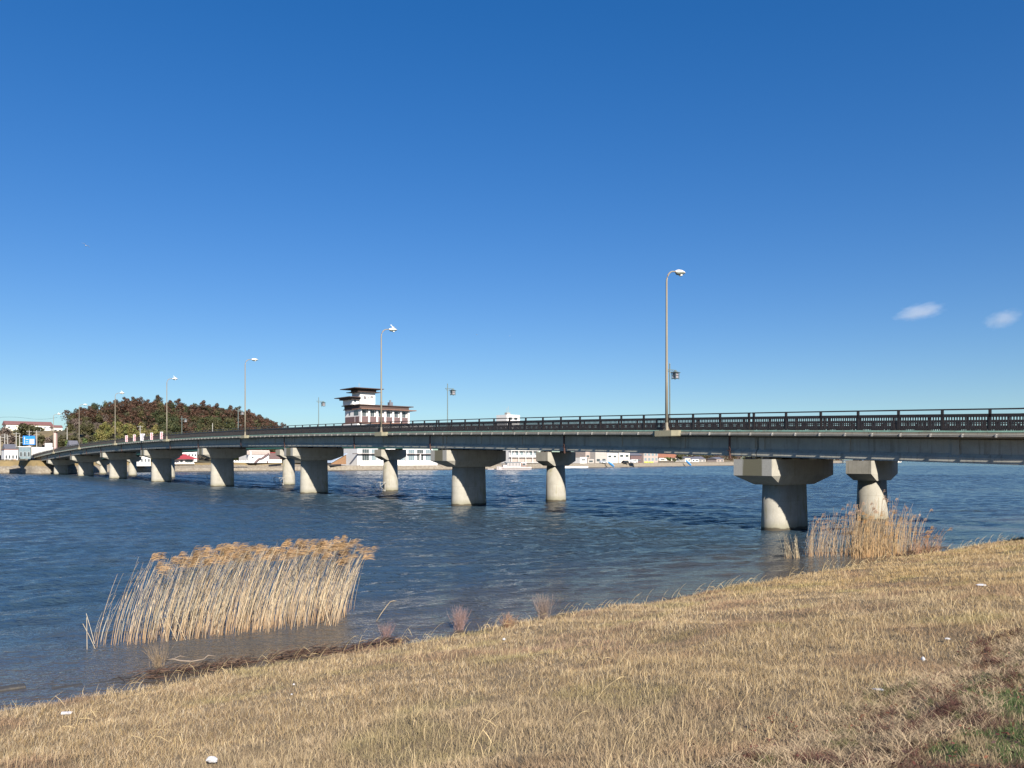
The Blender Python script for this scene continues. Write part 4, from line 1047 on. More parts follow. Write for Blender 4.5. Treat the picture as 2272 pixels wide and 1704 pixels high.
def ground_at(X, Y):
    g = 3.6
    if -225 < X < -84 and Y > 296: g = float(hill_h(X, Y))
    elif X < -192 and Y > 305: g = 3.0+14.4*float(sstep(305, 388, Y))
    elif ST*Y+CT*X > 110: g = 2.0
    return g
def px_tree(kind, x, ytop, ybase, Y, wpx, label, cat='tree', n=420, leaf=.45, name=None, group=None):
    b = P(x, ybase, Y); g = ground_at(b.x, Y)
    if b.z > g: ybase += (b.z-g)*F/Y; b.z = g; h = (ybase-ytop)*Y/F; return tree(kind, b.x, Y, b.z, h, wpx*Y/F, label, group, name=name, cat=cat, n=n, leaf=leaf)
for x_, y_, w_, kd_, lb_ in ((28, 962, 26, 'bare', 'brown leafless shrubs on the knoll left of the dome-shaped tree'), (92, 962, 26, 'olive', 'dark evergreen shrubs on the knoll right of the dome-shaped tree'), (108, 966, 22, 'bare', 'brown shrubs on the knoll below the right end of the long building'), (46, 972, 24, 'green', 'dark green shrubs behind the blue direction sign'), (78, 974, 24, 'olive', 'low brown-green shrubs right behind the blue direction sign')):
    px_tree(kd_, x_, y_, 995, 318, w_, lb_, n=700, leaf=.35)
px_tree('olive', 62, 940, 990, 330, 62, 'broad olive-green dome-shaped tree below the long white building', n=1500, leaf=.5)
px_tree('bare', 12, 942, 992, 325, 40, 'brown leafless tree mass at the left edge of the picture', n=900, leaf=.4)
px_tree('green', 138, 934, 960, 345, 12, 'small dark evergreen right of the little pale house')
px_tree('bare', 150, 925, 985, 340, 24, 'grey-brown leafless tree at the left foot of the hill', n=700, leaf=.3)
px_tree('bare', 160, 922, 975, 348, 20, 'hazy grey leafless treetop touching the left of the wooded hill', n=600, leaf=.28)
px_tree('olive', 134, 962, 996, 300, 22, 'olive bush mass right of the pink pillar', n=600)
px_tree('bush', 150, 975, 1000, 290, 16, 'dark green bush before the grey house', cat='bush')
px_tree('bush', 188, 968, 992, 288, 18, 'green bush between the two leftmost lamps behind the deck', cat='bush')
px_tree('bush', 53, 1008, 1022, 252, 13, 'small bright green bush beside the bridge end', cat='bush', leaf=.25)
px_tree('bush', 452, 1003, 1031, 276, 40, 'green-brown bushes right of the red-roofed restaurant', cat='bush', n=900, leaf=.35)
px_tree('olive', 530, 1006, 1026, 284, 24, 'yellowish bush left of the white building with a diagonal stair', cat='bush', n=500)
for x, yt, w, lab in ((897, 1010, 14, 'bare shrub at the left of the hotel forecourt, beside the footbridge pier'), (914, 1004, 20, 'spreading bare shrub before the hotel ground floor'), (926, 1001, 18, 'taller bare tree before the hotel ground floor'), (935, 1020, 12, 'low dark shrub at the right of the hotel forecourt')):
    px_tree('bare', x, yt, 1032, 279, w, lab, cat='shrub', n=200, leaf=.16, name='bare_shrub')

# ------------------------------------------------------------------ buildings on the far shore (all set square to the bridge)
def bld(name, label, x0, S, base, group=None, cat='building'):
    t = tau_at(x0, S); return thing(name, label, cat, W(t, S, base), TH, group), t
def wid(x0, x1, S): return tau_at(x1, S)-tau_at(x0, S)
def Yat(x, S): t = tau_at(x, S); return ST*t+CT*S
def window(par, x0, x1, z0, z1, y=0., mat=None, mull=2, frame=.08):
    m = MB(); m.box(x0, x1, y-.05, y-.002, z0, z1); f = m.build('window', M['signwhite'], par)
    m = MB(); n = mull; w = (x1-x0-frame*(n+1))/n
    for k in range(n):
        a = x0+frame+k*(w+frame); m.box(a, a+w, y-.075, y-.052, z0+frame, z1-frame)
    m.build('pane', mat or M['glass'], f); return f
def side_window(par, y0, y1, z0, z1, x=0.):
    m = MB(); m.box(x-.06, x-.002, y0, y1, z0, z1); return m.build('window', M['glass'], par)
# hotel
S = 252.; hotel, t0 = bld('hotel', 'white hotel with brown eaves, stepped tower and balconies behind the bridge', 798, S, 1.7, cat='hotel')
Yh = Yat(798, S); zz = lambda y, Y=Yh: hz(y, Y)-1.7
WD = wid(798, 904, S); DP = 11.
zt = zz(905); zf = zz(936)
m = MB(); m.box(0, WD, 0, DP, zf-.6, zt); m.build('wall', M['white'], hotel)
m = MB(); m.box(-1.2, wid(798, 958, S), -.6, DP+.6, 0, zf-.62); m.build('lower_wall', M['white'], hotel)
# upper floor bays: white piers proud, brown balcony panels, recessed windows
nb = 6; bw = WD/nb
for k in range(nb+1):
    m = MB(); m.box(k*bw-.35+(.35 if k == 0 else 0), k*bw+.35, -.9, -.002, zf, zt-.4); m.build('column', M['white'], hotel)
for k in range(nb):
    m = MB(); m.box(k*bw+.42, (k+1)*bw-.4, -.85, -.7, zf+.05, zf+2.0); m.build('balcony_panel', M['brownpanel'], hotel)
    window(hotel, k*bw+.9, (k+1)*bw-.75, zf+2.05, zf+4.3, mull=2)
m = MB(); m.box(-.12, -.004, .3, 3., zf+.05, zf+2.); m.box(-.12, -.004, 3.6, DP-.3, zf+.05, zf+2.); m.build('balcony_panel', M['brownpanel'], hotel)
side_window(hotel, .9, 4.2, zf+2.4, zf+4.2); side_window(hotel, 7., 8., zf+2.6, zf+3.6)
m = MB(); m.box(-.5, WD+2.6, -2.1, DP+.5, zt-.42, zt-.1); m.build('eave', M['terracotta'], hotel)
m = MB(); m.box(-.2, WD+.3, -.6, DP+.2, zt-.095, zt+1.0); m.build('fascia', M['brownroof'], hotel)
m = MB(); m.box(-1., WD+2., -1.1, DP+.8, zt+1.005, zt+1.3); m.build('roof', M['brownroof'], hotel)
m = MB(); m.box(-.6, WD+1.2, -1.2, DP+.3, zf-.55, zf-.02); m.build('ledge', M['terracotta'], hotel)
# tower and turret (roof plinth, shaft, stacked flat roofs)
zr = zt+1.3; a = wid(798, 806, S)*0+.4; tb = wid(798, 836, S)
m = MB(); m.box(a+.4, tb, 1.2, 7.2, zr, zz(869)); tw = m.build('tower', M['white'], hotel)
zT = zz(869)
m = MB(); m.box(a-1.2, tb+1.4, -.2, 8.6, zT+.003, zT+.22); m.build('tower_ledge', M['brownroof'], hotel)
m = MB(); m.box(a+.1, tb+.3, .9, 7.5, zT+.225, zT+1.15); m.build('tower_fascia', M['brownroof'], hotel)
m = MB(); m.box(a-2.9, tb+2.2, -1.4, 10.2, zT+1.153, zT+1.4); m.build('tower_roof', M['brownroof'], hotel)
m = MB(); m.tube([(a+1,3,zT+1.4), (a+1,3,zT+3.4)], .05, 5); m.beam((a+.5,3,zT+2.6), (a+1.5,3,zT+2.6), .05, .05); m.beam((a+.6,3,zT+3.), (a+1.4,3,zT+3.), .05, .05); m.build('antenna', M['conduit'], hotel)
side_window(hotel, 3.4, 4.4, zT-3.4, zT-1.4, a+.4)
m = MB(); m.box(-1.6, a+.38, 2.2, 9.5, zr, zz(886)); m.build('turret', M['white'], hotel)
z2 = zz(886)
m = MB(); m.box(-2.6, a+1.1, 1.2, 10.4, z2+.003, z2+.7); m.build('turret_fascia', M['brownroof'], hotel)
m = MB(); m.box(-3.8, a+.39, .2, 12, z2+.703, z2+.95); m.build('turret_roof', M['brownroof'], hotel)
m = MB(); m.box(-1.0, -.3, 2.12, 2.195, zr+.8, zr+2.3); m.build('window', M['glass'], hotel)
m = MB(); m.box(WD-5.2, WD-3.8, 4, 5.4, zr, zr+1.6); m.tube([(WD-4.5,4.7,zr+1.6), (WD-4.5,4.7,zr+2.4)], .35, 8); m.build('roof_tank', M['slateroof'], hotel)
m = MB(); m.tube([(WD-7.6,4,zr), (WD-7.6,4,zr+2.2)], .06, 5); m.lathe([(.0,zr+1.2), (.45,zr+1.25), (.5,zr+1.5), (.0,zr+1.6)], 10, (WD-8.6, 4)); m.build('antenna', M['conduit'], hotel)
# lower floors seen under the bridge
XL = wid(798, 958, S)
for zrow, zh in ((zz(1005.5), 1.5), (zz(1022), 2.4)):
    for k in range(8):
        x_ = .6+k*XL/8.; window(hotel, x_, x_+XL/8.-1.0, zrow, zrow+zh, y=-.6, mat=M['blueglass'] if k % 3 else M['glass'], mull=3)
m = MB(); m.box(-3.2, XL+.4, -1.7, -.602, zz(1007.5), zz(1006.2)); m.build('ledge', M['brownroof'], hotel)
m = MB(); m.box(-1.3, XL+.8, -2.6, -2.3, 0, zz(1025)); m.build('forecourt_wall', M['white'], hotel)
for k in range(1, 5):
    m = MB(); m.box(k*XL/5-.15, k*XL/5+.15, -1.72, -.602, zz(1025), zz(1007.6)); m.build('column', M['white'], hotel)
# name on the tower
def text3(txt, size, loc, par, mat):
    cu = bpy.data.curves.new('lettering', 'FONT'); cu.body = txt; cu.size = size; cu.extrude = .02; cu.offset = .025; cu.align_x = 'CENTER'; cu.materials.append(mat)
    ob = bpy.data.objects.new('lettering', cu); C.objects.link(ob)
    dg = bpy.context.evaluated_depsgraph_get(); me = bpy.data.meshes.new_from_object(ob.evaluated_get(dg)); bpy.data.objects.remove(ob)
    o = bpy.data.objects.new('lettering', me); C.objects.link(o); o.parent = par; o.location = loc; o.rotation_euler = (math.pi/2, 0, 0)
    return o
text3('\u5bcc\u58eb\u5c4b', 1.35, ((a+.4+tb)/2+.25, 1.13, zT-2.3), hotel, simple('faded_grey_lettering', (.16,.15,.16), .7, .1, 3))
# annex with sloping roof left of the hotel
an, _ = bld('annex', 'low annex with a pale blue-grey sloping roof, left of the hotel below the bridge', 735, 250, 2.2)
aw = wid(735, 768, 250)
m = MB(); m.add([(0,0,0), (aw,0,0), (aw,8,0), (0,8,0), (0,0,.6), (aw,0,3.6), (aw,8,3.6), (0,8,.6)], [(0,1,5,4), (1,2,6,5), (2,3,7,6), (3,0,4,7)]); m.build('wall', M['brownboard'], an)
m = MB(); m.add([(-.3,-.4,.62), (aw+.2,-.4,3.8), (aw+.2,8.3,3.8), (-.3,8.3,.62), (-.3,-.4,.42), (aw+.2,-.4,3.6), (aw+.2,8.3,3.6), (-.3,8.3,.42)], [(0,1,2,3), (4,7,6,5), (0,4,5,1), (1,5,6,2), (2,6,7,3), (3,7,4,0)]); m.build('roof', simple('blue_grey_roof', (.36,.42,.5), .5, .1, 1), an)
# generic box house
def house(name, label, x0, x1, ytop, ybase, S, wall, roof=None, depth=8., rows=((.35,.75),), nw=3, kind='flat', cat='house', roofh=1.6, over=.4, wmat=None, group=None, mull=1):
    Y = Yat((x0+x1)/2, S); base = hz(ybase, Y); r, t = bld(name, label, x0, S, base, group, cat)
    w = wid(x0, x1, S); h = (ybase-ytop)*Y/F
    hw = h-(roofh if kind in ('gable', 'hip') else 0)
    m = MB(); m.box(0, w, 0, depth, 0, hw); m.build('wall', M[wall], r)
    for za, zb in rows:
        for k in range(nw):
            a = w*(k+.2)/nw; b = w*(k+.8)/nw; window(r, a, b, hw*za, hw*zb, mat=M[wmat] if wmat else None, mull=mull, frame=.06)
    if kind == 'flat':
        m = MB(); m.box(-over*.3, w+over*.3, -over*.3, depth+.1, hw+.003, hw+.18); m.build('roof', M[roof or wall], r)
    elif kind == 'gable':     # ridge along tau
        m = MB(); o = over; V = [(-o,-o,hw), (w+o,-o,hw), (w+o,depth+o,hw), (-o,depth+o,hw), (-o,depth/2,hw+roofh), (w+o,depth/2,hw+roofh)]
        m.add(V, [(0,1,5,4), (1,2,5), (2,3,4,5), (3,0,4), (3,2,1,0)]); m.build('roof', M[roof], r)
    elif kind == 'front':     # gable faces the lake
        m = MB(); o = over; V = [(-o,-o,hw), (w+o,-o,hw), (w+o,depth+o,hw), (-o,depth+o,hw), (w/2,-o,hw+roofh), (w/2,depth+o,hw+roofh)]
        m.add(V, [(0,4,5,3), (1,2,5,4), (3,2,1,0), (2,3,5)], 0); m.add([(0,-.005,hw), (w,-.005,hw), (w/2,-.005,hw+roofh*.9)], [(0,1,2)], 1); m.add([(-o,-o,hw), (w+o,-o,hw), (w/2,-o,hw+roofh)], [(0,1,2)], 1)
        m.build('roof', [M[roof], M[wall]], r)
    elif kind == 'hip':
        m = MB(); o = over; V = [(-o,-o,hw), (w+o,-o,hw), (w+o,depth+o,hw), (-o,depth+o,hw), (w*.3,depth/2,hw+roofh), (w*.6,depth/2,hw+roofh)]
        m.add(V, [(0,1,5,4), (1,2,5), (2,3,4,5), (3,0,4), (3,2,1,0)]); m.build('roof', M[roof], r)
    return r, w, hw
# white building with the diagonal outside stair
r, w, h = house('building', 'white building with a brown roof band and a brown diagonal outside stair', 552, 597, 999, 1027, 262, 'white', 'brownroof', rows=(), cat='building', depth=9)
m = MB(); m.box(-.7, w+.2, -.25, -.003, h-1.5, h-.2); m.build('roof_band', M['taupe'], r)
m = MB(); m.beam((w*.28,-.3,.1), (w*.5,-.3,h*.34), .5, .5); m.beam((w*.5,-.3,h*.34), (w*.62,-.3,h*.36), .5, .45); m.beam((w*.62,-.3,h*.36), (w*.97,-.3,h*.74), .5, .5); m.build('stair', M['brownpanel'], r)
window(r, w*.14, w*.24, h*.36, h*.5, mull=1); m = MB(); m.box(w*.88, w*.95, -.06, -.002, 0, h*.16); m.build('door', M['brownpanel'], r)
m = MB(); m.tube([(w*.72,2,h), (w*.72,2,h+1.0)], .12, 6); m.beam((w*.66,2,h+1), (w*.78,2,h+1), .12, .12); m.build('roof_vent', M['greenpaint'], r)
m = MB(); m.box(.3, .8, -.35, -.255, 1.6, h-.4); m.build('downpipe', M['signwhite'], r)
r, w, h = house('shed', 'dark red-brown open shed right of the white building with the stair', 598, 622, 1005, 1027, 262, 'brownpanel', 'redroof', rows=(), cat='shed', depth=5)
def low_wall(label, x0, x1, y0, y1, S, mat, slots=0, name='low_wall'):
    Y = Yat((x0+x1)/2, S); r, t = bld(name, label, x0, S, hz(y1, Y), cat='wall'); w = wid(x0, x1, S); h = (y1-y0)*Y/F
    m = MB()
    if slots:
        for k in range(slots): a = w*k/slots; m.box(a, a+w/slots*.62, 0, .3, 0, h)
        m.box(0, w, .05, .25, 0, h*.35)
    else: m.box(0, w, 0, .3, 0, h); m.box(-.05, w+.05, -.05, .35, h+.002, h+.1)
    m.build('wall', M[mat], r)
low_wall('low white panelled wall left of the white building with the stair', 519, 551, 1021.5, 1026, 258.6, 'white', 6)
low_wall('low cream wall right of the dark shed below the bridge', 598, 625, 1020, 1027, 258.4, 'cream')
# red roofed restaurant and the white house behind it
r, w, h = house('restaurant', 'small white restaurant with a wide red hipped roof on the far shore', 397, 430, 1007, 1028, 266, 'white', 'redroof', kind='hip', roofh=1.7, over=1.3, rows=((.15,.8),), nw=3, cat='restaurant', depth=8)
m = MB(); m.box(w*.48, w*.78, -.1, -.08, 0, h*.8); m.build('door', M['glass'], r)
low_wall('white picket railing before the red-roofed restaurant', 384, 432, 1026, 1029.5, 263.5, 'white', 12, 'picket_fence')
house('house', 'white flat-roofed house behind the red-roofed restaurant', 402, 437, 1003, 1024, 276, 'white', nw=5, rows=((.55,.8),))
house('house', 'white house with a dark strip of windows seen between the fourth and fifth piers', 303, 334, 1014, 1034, 258, 'white', nw=4, rows=((.45,.82),), mull=2)
# big white block with a tower beyond the boat
Sb = 300.; r, w, h = house('apartment_block', 'white block of balconied floors behind the excursion boat, its tower rising above the deck', 1131, 1193, 998, 1029, Sb, 'white', rows=((.62,.9),), nw=6, wmat='blueglass', cat='building', depth=14, mull=2)
m = MB(); 
for q in (.12, .5, .96): m.box(-.4, w+1.2, -1.6, -.003, h*q-.25, h*q)
m.build('balcony_slab', M['white'], r)
for k in range(5):
    m = MB(); m.box(w*k/4-.12, w*k/4+.12, -1.5, -1.3, 0, h*.94); m.build('column', M['white'], r)
m = MB(); m.box(.1, w-.1, -.35, -.1, h*.14, h*.42); m.build('ground_floor_front', M['taupe'], r)
Yb = Yat(1148, Sb); tz = h+(998-920)*Yb/F; tw_ = wid(1134, 1163, Sb)
m = MB(); m.box(.6, .6+tw_, 3, 3+tw_, h+.2, tz); m.build('tower', M['white'], r)
m = MB(); m.box(1.6, 3.6, 4, 6, tz, tz+1.1); m.tube([(2.2,5,tz+1), (2.2,5,tz+3.4)], .08, 5); m.tube([(3.1,5,tz+1), (3.1,5,tz+4.2)], .07, 5); m.build('antenna', M['conduit'], r)
for k in range(2): window(r, .6+tw_*(.15+.4*k), .6+tw_*(.4+.4*k), tz-2.6, tz-1.2, y=3, mull=1)
# houses along the right part of the far shore
def row(S_, items):
    for it in items: house(*it[:2], *it[2:6], S_, *it[6:9], **it[9])
S2 = 283.
H = [('house','small white house with a red-brown base, left end of the right row',1287,1302,1015,1029,276,'white','offwhite',dict(nw=1, rows=((.5,.75),))),
 ('house','narrow pale blue-grey tall house behind the small white house',1289,1298,1003,1028,290,'blueglass','slateroof',dict(nw=1, rows=((.3,.4),(.6,.7)))),
 ('house','brown-grey house with green netting left of the taupe building',1299,1319,1002,1028,286,'taupe','slateroof',dict(nw=2, rows=((.5,.7),))),
 ('shed','low grey lean-to before the brown-grey house',1304,1318,1018,1029,279,'greywall','slateroof',dict(nw=1, rows=((.3,.7),), depth=4, cat='shed')),
 ('building','plain large taupe building with few openings in the right row',1321,1346,1001,1029,282,'greywall','slateroof',dict(nw=2, rows=((.18,.4),), cat='building')),
 ('house','white house with a front gable and garage, right of the taupe building',1347,1370,1004,1029,284,'white','offwhite',dict(nw=2, rows=((.55,.75),), kind='front', roofh=1.6)),
 ('house','two-tone white and pinkish house beside the white van',1373,1397,1005,1029,290,'offwhite','white',dict(nw=2, rows=((.62,.85),))),
 ('house','dark brown timber house behind the white van',1399,1424,1004,1028,298,'brownpanel','slateroof',dict(nw=2, rows=((.3,.5),), kind='gable')),
 ('house','house with a pale upper storey above yellow-green fences',1428,1460,1004,1028,302,'taupe','slateroof',dict(nw=4, rows=((.25,.5),(.7,.9)), wmat='blueglass')),
 ('house','long house with an orange-brown roof right of the yellow-green fences',1463,1506,1006,1022,318,'offwhite','orangeroof',dict(nw=3, rows=((.2,.6),), kind='gable', roofh=2.6)),
 ('house','small dark-roofed pale house behind the second blue boat',1520,1532,1013,1025,326,'offwhite','slateroof',dict(nw=2, rows=((.3,.7),), kind='gable', roofh=1.)),
 ('house','pair-windowed white house right of the second blue boat',1535,1550,1014,1025,330,'white','slateroof',dict(nw=2, rows=((.2,.7),), kind='gable', roofh=1.2)),
 ('house','low grey-roofed house near the right pier',1550,1566,1013,1025,336,'greywall','slateroof',dict(nw=2, rows=((.2,.6),), kind='gable', roofh=1.8)),
 ('house','low dark house beside the right pier',1590,1606,1014,1025,345,'taupe','slateroof',dict(nw=2, rows=((.2,.6),), kind='gable', roofh=1.5))]
for n_, l_, x0, x1, y0, y1, S_, wl, rf, kw in H: house(n_, l_, x0, x1, y0, y1, S_, wl, rf, **kw)
for x, yt, w_, lab, kd in ((1352, 1005, 10, 'bare grey tree before the white gabled house', 'bare'), (1412, 1008, 18, 'brown leafless tree behind the white van', 'bare'), (1484, 1014, 20, 'dark bush before the orange-roofed house', 'bush'), (1497, 1016, 14, 'dark green shrub right of the orange-roofed house', 'green'),
        (1507, 1008, 16, 'dark tree left of the second blue boat', 'green'), (1575, 1014, 18, 'low green hedge tree between the right pier and the grey-roofed house', 'bush'), (1560, 1005, 20, 'dark brown trees behind the grey-roofed house', 'cedar'), (1615, 1008, 18, 'dark brown tree beside the right pier', 'cedar'), (1440, 1003, 18, 'brown tree behind the house above the fences', 'bare')):
    S_ = 278 if x < 1400 else 284+(x-1400)*.3; px_tree(kd, x, yt, 1028 if x < 1450 else 1026, Yat(x, S_), w_, lab, n=260, leaf=.5)
for k, (x0, x1) in enumerate(((1430, 1440), (1441, 1451))):
    low_wall(('left' if k == 0 else 'right')+' one of two yellow-green fences in the right row', x0, x1, 1024, 1028, 283+(x0-1400)*.1, 'yellowgreen', 3, 'garden_fence')
# distant shore beyond the right pier
for k, (x, lab, mt) in enumerate(((1872, 'tiny blue and white shed on the distant shore between the right piers', 'blueglass'), (1905, 'tiny white shed on the distant shore between the right piers, right one', 'white'), (1988, 'tiny pale hut on the distant shore right of the second pier', 'offwhite'))):
    house('hut', lab, x, x+12, 1021, 1026.2, 450+k*25, mt, 'slateroof', depth=5, rows=((.3,.7),), nw=2, kind='gable', roofh=.6, cat='hut')
px_tree('olive', 1650, 1010, 1027, 545, 120, 'low brown-green tree mass on the distant shore behind the near pier', n=1500, leaf=1.)

def distant_woods():
    Vs = []; Fs = []; Cs = []; off = 0
    for dS, ytop in ((42, 1008), (70, 1005)):
        for x in np.arange(1270, 1870, 7.5):
            Y0 = Yat(x, 292+max(0, x-1400)*.3+dS); X_ = (x-CX)/F*Y0; h = (1019-ytop+random.uniform(-3, 3))*Y0/F+2.; kd = random.choice(['cedar', 'olive', 'bare', 'olive', 'cedar'])
            if x > 1640: h *= .75
            V, Fc, cc = crown(kd, h, h*1.5, 150, .55); V = V+np.array([X_, Y0+random.uniform(-6, 6), 1.8]); Vs.append(V); Fs.append(Fc+off); Cs.append(cc); off += len(V)
    o = npmesh('distant_woods', np.concatenate(Vs), np.concatenate(Fs), M['leaf'], cols=np.concatenate(Cs))
    tag(o, 'low brown woods and hedges behind the row of houses on the right part of the far shore', 'woods', kind='stuff')
distant_woods()
# vehicles
def vehicle(name, label, x, y, Y, L, H_, body, rz, cat, van=False):
    r = thing(name, label, cat, P(x, y, Y), rz)
    prof = [(-.5,.16), (-.5,.5), (-.46,.62), (-.34,.66), (-.24,.98), (.3,.98), (.42,.66) if not van else (.47,.98), (.5,.6), (.5,.16)] if not van else [(-.5,.16), (-.5,.5), (-.46,.58), (-.38,.95), (-.3,1.), (.46,1.), (.5,.9), (.5,.16)]
    Wd = 1.65; m = MB(); m.loft([[(px_*L, yy, pz*H_) for px_, pz in prof] for yy in (-Wd/2, -Wd/2+.01, Wd/2-.01, Wd/2)]); b = m.build('body', M[body], r)
    m = MB(); z0, z1 = .62*H_, .9*H_
    for q in ((-.3,-.05), (-.02,.2), (.22,.34)):
        m.box(q[0]*L, q[1]*L, -Wd/2-.012, -Wd/2-.002, z0, z1)
    m.build('window', M['glass'], r)
    for px_ in (-.32, .32):
        for yy in (-Wd/2, Wd/2-.2):
            w_ = MB(); w_.loft([[(px_*L+.3*math.cos(2*math.pi*k/12), yy-.02+q, .3+.3*math.sin(2*math.pi*k/12)) for k in range(12)] for q in (0, .22)]); w_.build('wheel', M['tyre'], r)
    return r
vehicle('parked_van', 'white van parked on the embankment left of the yellow-green fences', 1406, 1027.5, Yat(1406, 274), 4.3, 1.85, 'carwhite', TH, 'van', True)
vehicle('parked_car', 'pale car parked before the taupe building, above the first blue boat', 1338, 1028, Yat(1338, 271), 4., 1.5, 'carsilver', TH, 'car')
vehicle('parked_car', 'dark car parked in front of the two-tone house', 1387, 1028, Yat(1387, 275), 4., 1.5, 'black', TH, 'car')
vehicle('parked_car', 'black car parked on the far bank at the left edge of the picture', 8, 1021, 240, 4.3, 1.55, 'black', 1.1, 'car')
# blue boats hauled out on the slope
def blue_boat(x, y, Y, label, tilt):
    r = thing('rowing_boat', label, 'boat', P(x, y, Y), TH-.1); L = 4.4*Y/380
    m = MB(); rings = []
    for q, w_, zb, zt_ in ((0,.02,.5,.8), (.12,.35,.18,.72), (.35,.62,.02,.6), (.65,.66,0,.56), (.9,.5,.05,.56), (1,.4,.1,.58)):
        xx = (q-.5)*L; rings.append([(xx,-w_,zt_), (xx,-w_*.75,zb+.15), (xx,0,zb), (xx,w_*.75,zb+.15), (xx,w_,zt_), (xx,w_*.85,zt_-.02), (xx,0,zb+.1), (xx,-w_*.85,zt_-.02)])
    b = m.loft(rings).build('hull', M['boatblue'], r)
    m = MB(); m.tube([((q-.5)*L, -w_-.02, z) for q, w_, z in ((0,.02,.82), (.12,.35,.74), (.35,.62,.62), (.65,.66,.58), (.9,.5,.58), (1,.4,.6))], .08, 5); m.build('gunwale', M['boatwhite'], r)
    m = MB(); m.box(-.1*L, .0*L, -.5, .5, .42, .5); m.box(.2*L, .28*L, -.48, .48, .42, .5); m.build('seat', M['boatwhite'], r)
    r.rotation_euler.y = tilt; r.rotation_euler.x = -.5
blue_boat(1355, 1031, Yat(1355, 268), 'blue and white rowing boat hauled up on the slope below the white gabled house', .55)
blue_boat(1527, 1028, Yat(1527, 287), 'blue and white rowing boat hauled up on the slope right of the orange roof', .6)
# excursion boat
def excursion():
    Y = 300.; r = thing('excursion_boat', 'white excursion boat with a long windowed cabin and grey roof moored at the far shore', 'boat', P(1140, 1042, Y), .25); r.location.z = -.1
    k = Y/F; L = 78*k
    m = MB(); rings = []
    for q, w_, zt_ in ((0,.05,1.5), (.06,.8,1.35), (.2,1.5,1.1), (.5,1.7,1.0), (.85,1.6,1.1), (1,1.3,1.2)):
        xx = (q-.5)*L; rings.append([(xx,-w_,zt_), (xx,-w_*.8,.1), (xx,0,-.4), (xx,w_*.8,.1), (xx,w_,zt_)])
    h = m.loft(rings).build('hull', M['boatwhite'], r)
    m = MB(); m.tube([((q-.5)*L, -w_-.03, .5) for q, w_ in ((.03,.3), (.2,1.35), (.5,1.55), (.85,1.45), (1,1.2))], .07, 5); m.build('rubbing_strip', M['brownroof'], h)
    x0, x1 = -.22*L, .34*L
    m = MB(); m.box(x0, x1, -1.4, 1.4, 1.05, 2.75); m.box(-.33*L, x0-.003, -1.2, 1.2, 1.05, 1.9); c = m.build('cabin', M['boatwhite'], r)
    for j in range(9):
        m = MB(); a = x0+.15+j*(x1-x0-2.4)/9; m.box(a, a+(x1-x0-2.4)/9-.3, -1.45, -1.402, 1.6, 2.6); m.build('window', M['glass'], c)
    m = MB(); m.loft([[(x0-.5,y,z) for y, z in ((-1.6,2.753), (1.6,2.753), (1.2,3.05), (-1.2,3.05))], [(x1-2.,y,z) for y, z in ((-1.6,2.753), (1.6,2.753), (1.2,3.05), (-1.2,3.05))]]); m.build('roof', M['boatgrey'], r)
    m = MB(); m.box(x1-2.1, x1+.5, -1.46, -1.41, 1.3, 1.75); m.box(x1-2.1, x1-1.6, -1.46, -1.41, 1.76, 2.6); m.build('red_panel', M['terracotta'], c)
    m = MB(); m.box(x1-1.5, x1-.3, -1.46, -1.41, 1.85, 2.5); m.build('window', M['glass'], c)
    m = MB()
    for j in range(12): a = -.2*L+j*.05*L; m.beam((a,-1.66,1.02), (a,-1.66,1.6), .04, .04)
    m.beam((-.2*L,-1.66,1.6), (.35*L,-1.66,1.6), .05, .05); m.build('guard_rail', M['conduit'], r)
    m = MB(); m.tube([(1.2,0,2.9), (1.2,0,5.4)], .05, 5); m.tube([(3.2,0,2.9), (3.2,0,5.2)], .04, 5); m.build('mast', M['conduit'], r)
excursion()
def dinghy():
    r = thing('dinghy', 'small white dinghy floating left of the excursion boat', 'boat', P(1089, 1041.5, 303), .2); r.location.z = 0
    m = MB(); rings = []
    for q, w_, zt_ in ((0,.05,.5), (.2,.5,.4), (.6,.6,.38), (1,.5,.42)):
        xx = (q-.5)*2.3; rings.append([(xx,-w_,zt_), (xx,-w_*.7,.0), (xx,w_*.7,.0), (xx,w_,zt_), (xx,w_*.8,zt_-.02), (xx,0,.12), (xx,-w_*.8,zt_-.02)])
    m.loft(rings).build('hull', M['boatwhite'], r); m = MB(); m.box(-.1,.15,-.42,.42,.25,.3); m.build('seat', M['brownboard'], r)
dinghy()
m = MB(); Sj = 262.; t0 = tau_at(1165, Sj); wj = tau_at(1305, Sj)-t0; m.box(0, wj, 0, 2.2, -1, .75); 
tag(m.build('jetty', M['white'], loc=W(t0, Sj, 0), rz=TH), 'long low pale concrete jetty right of the excursion boat', 'jetty')
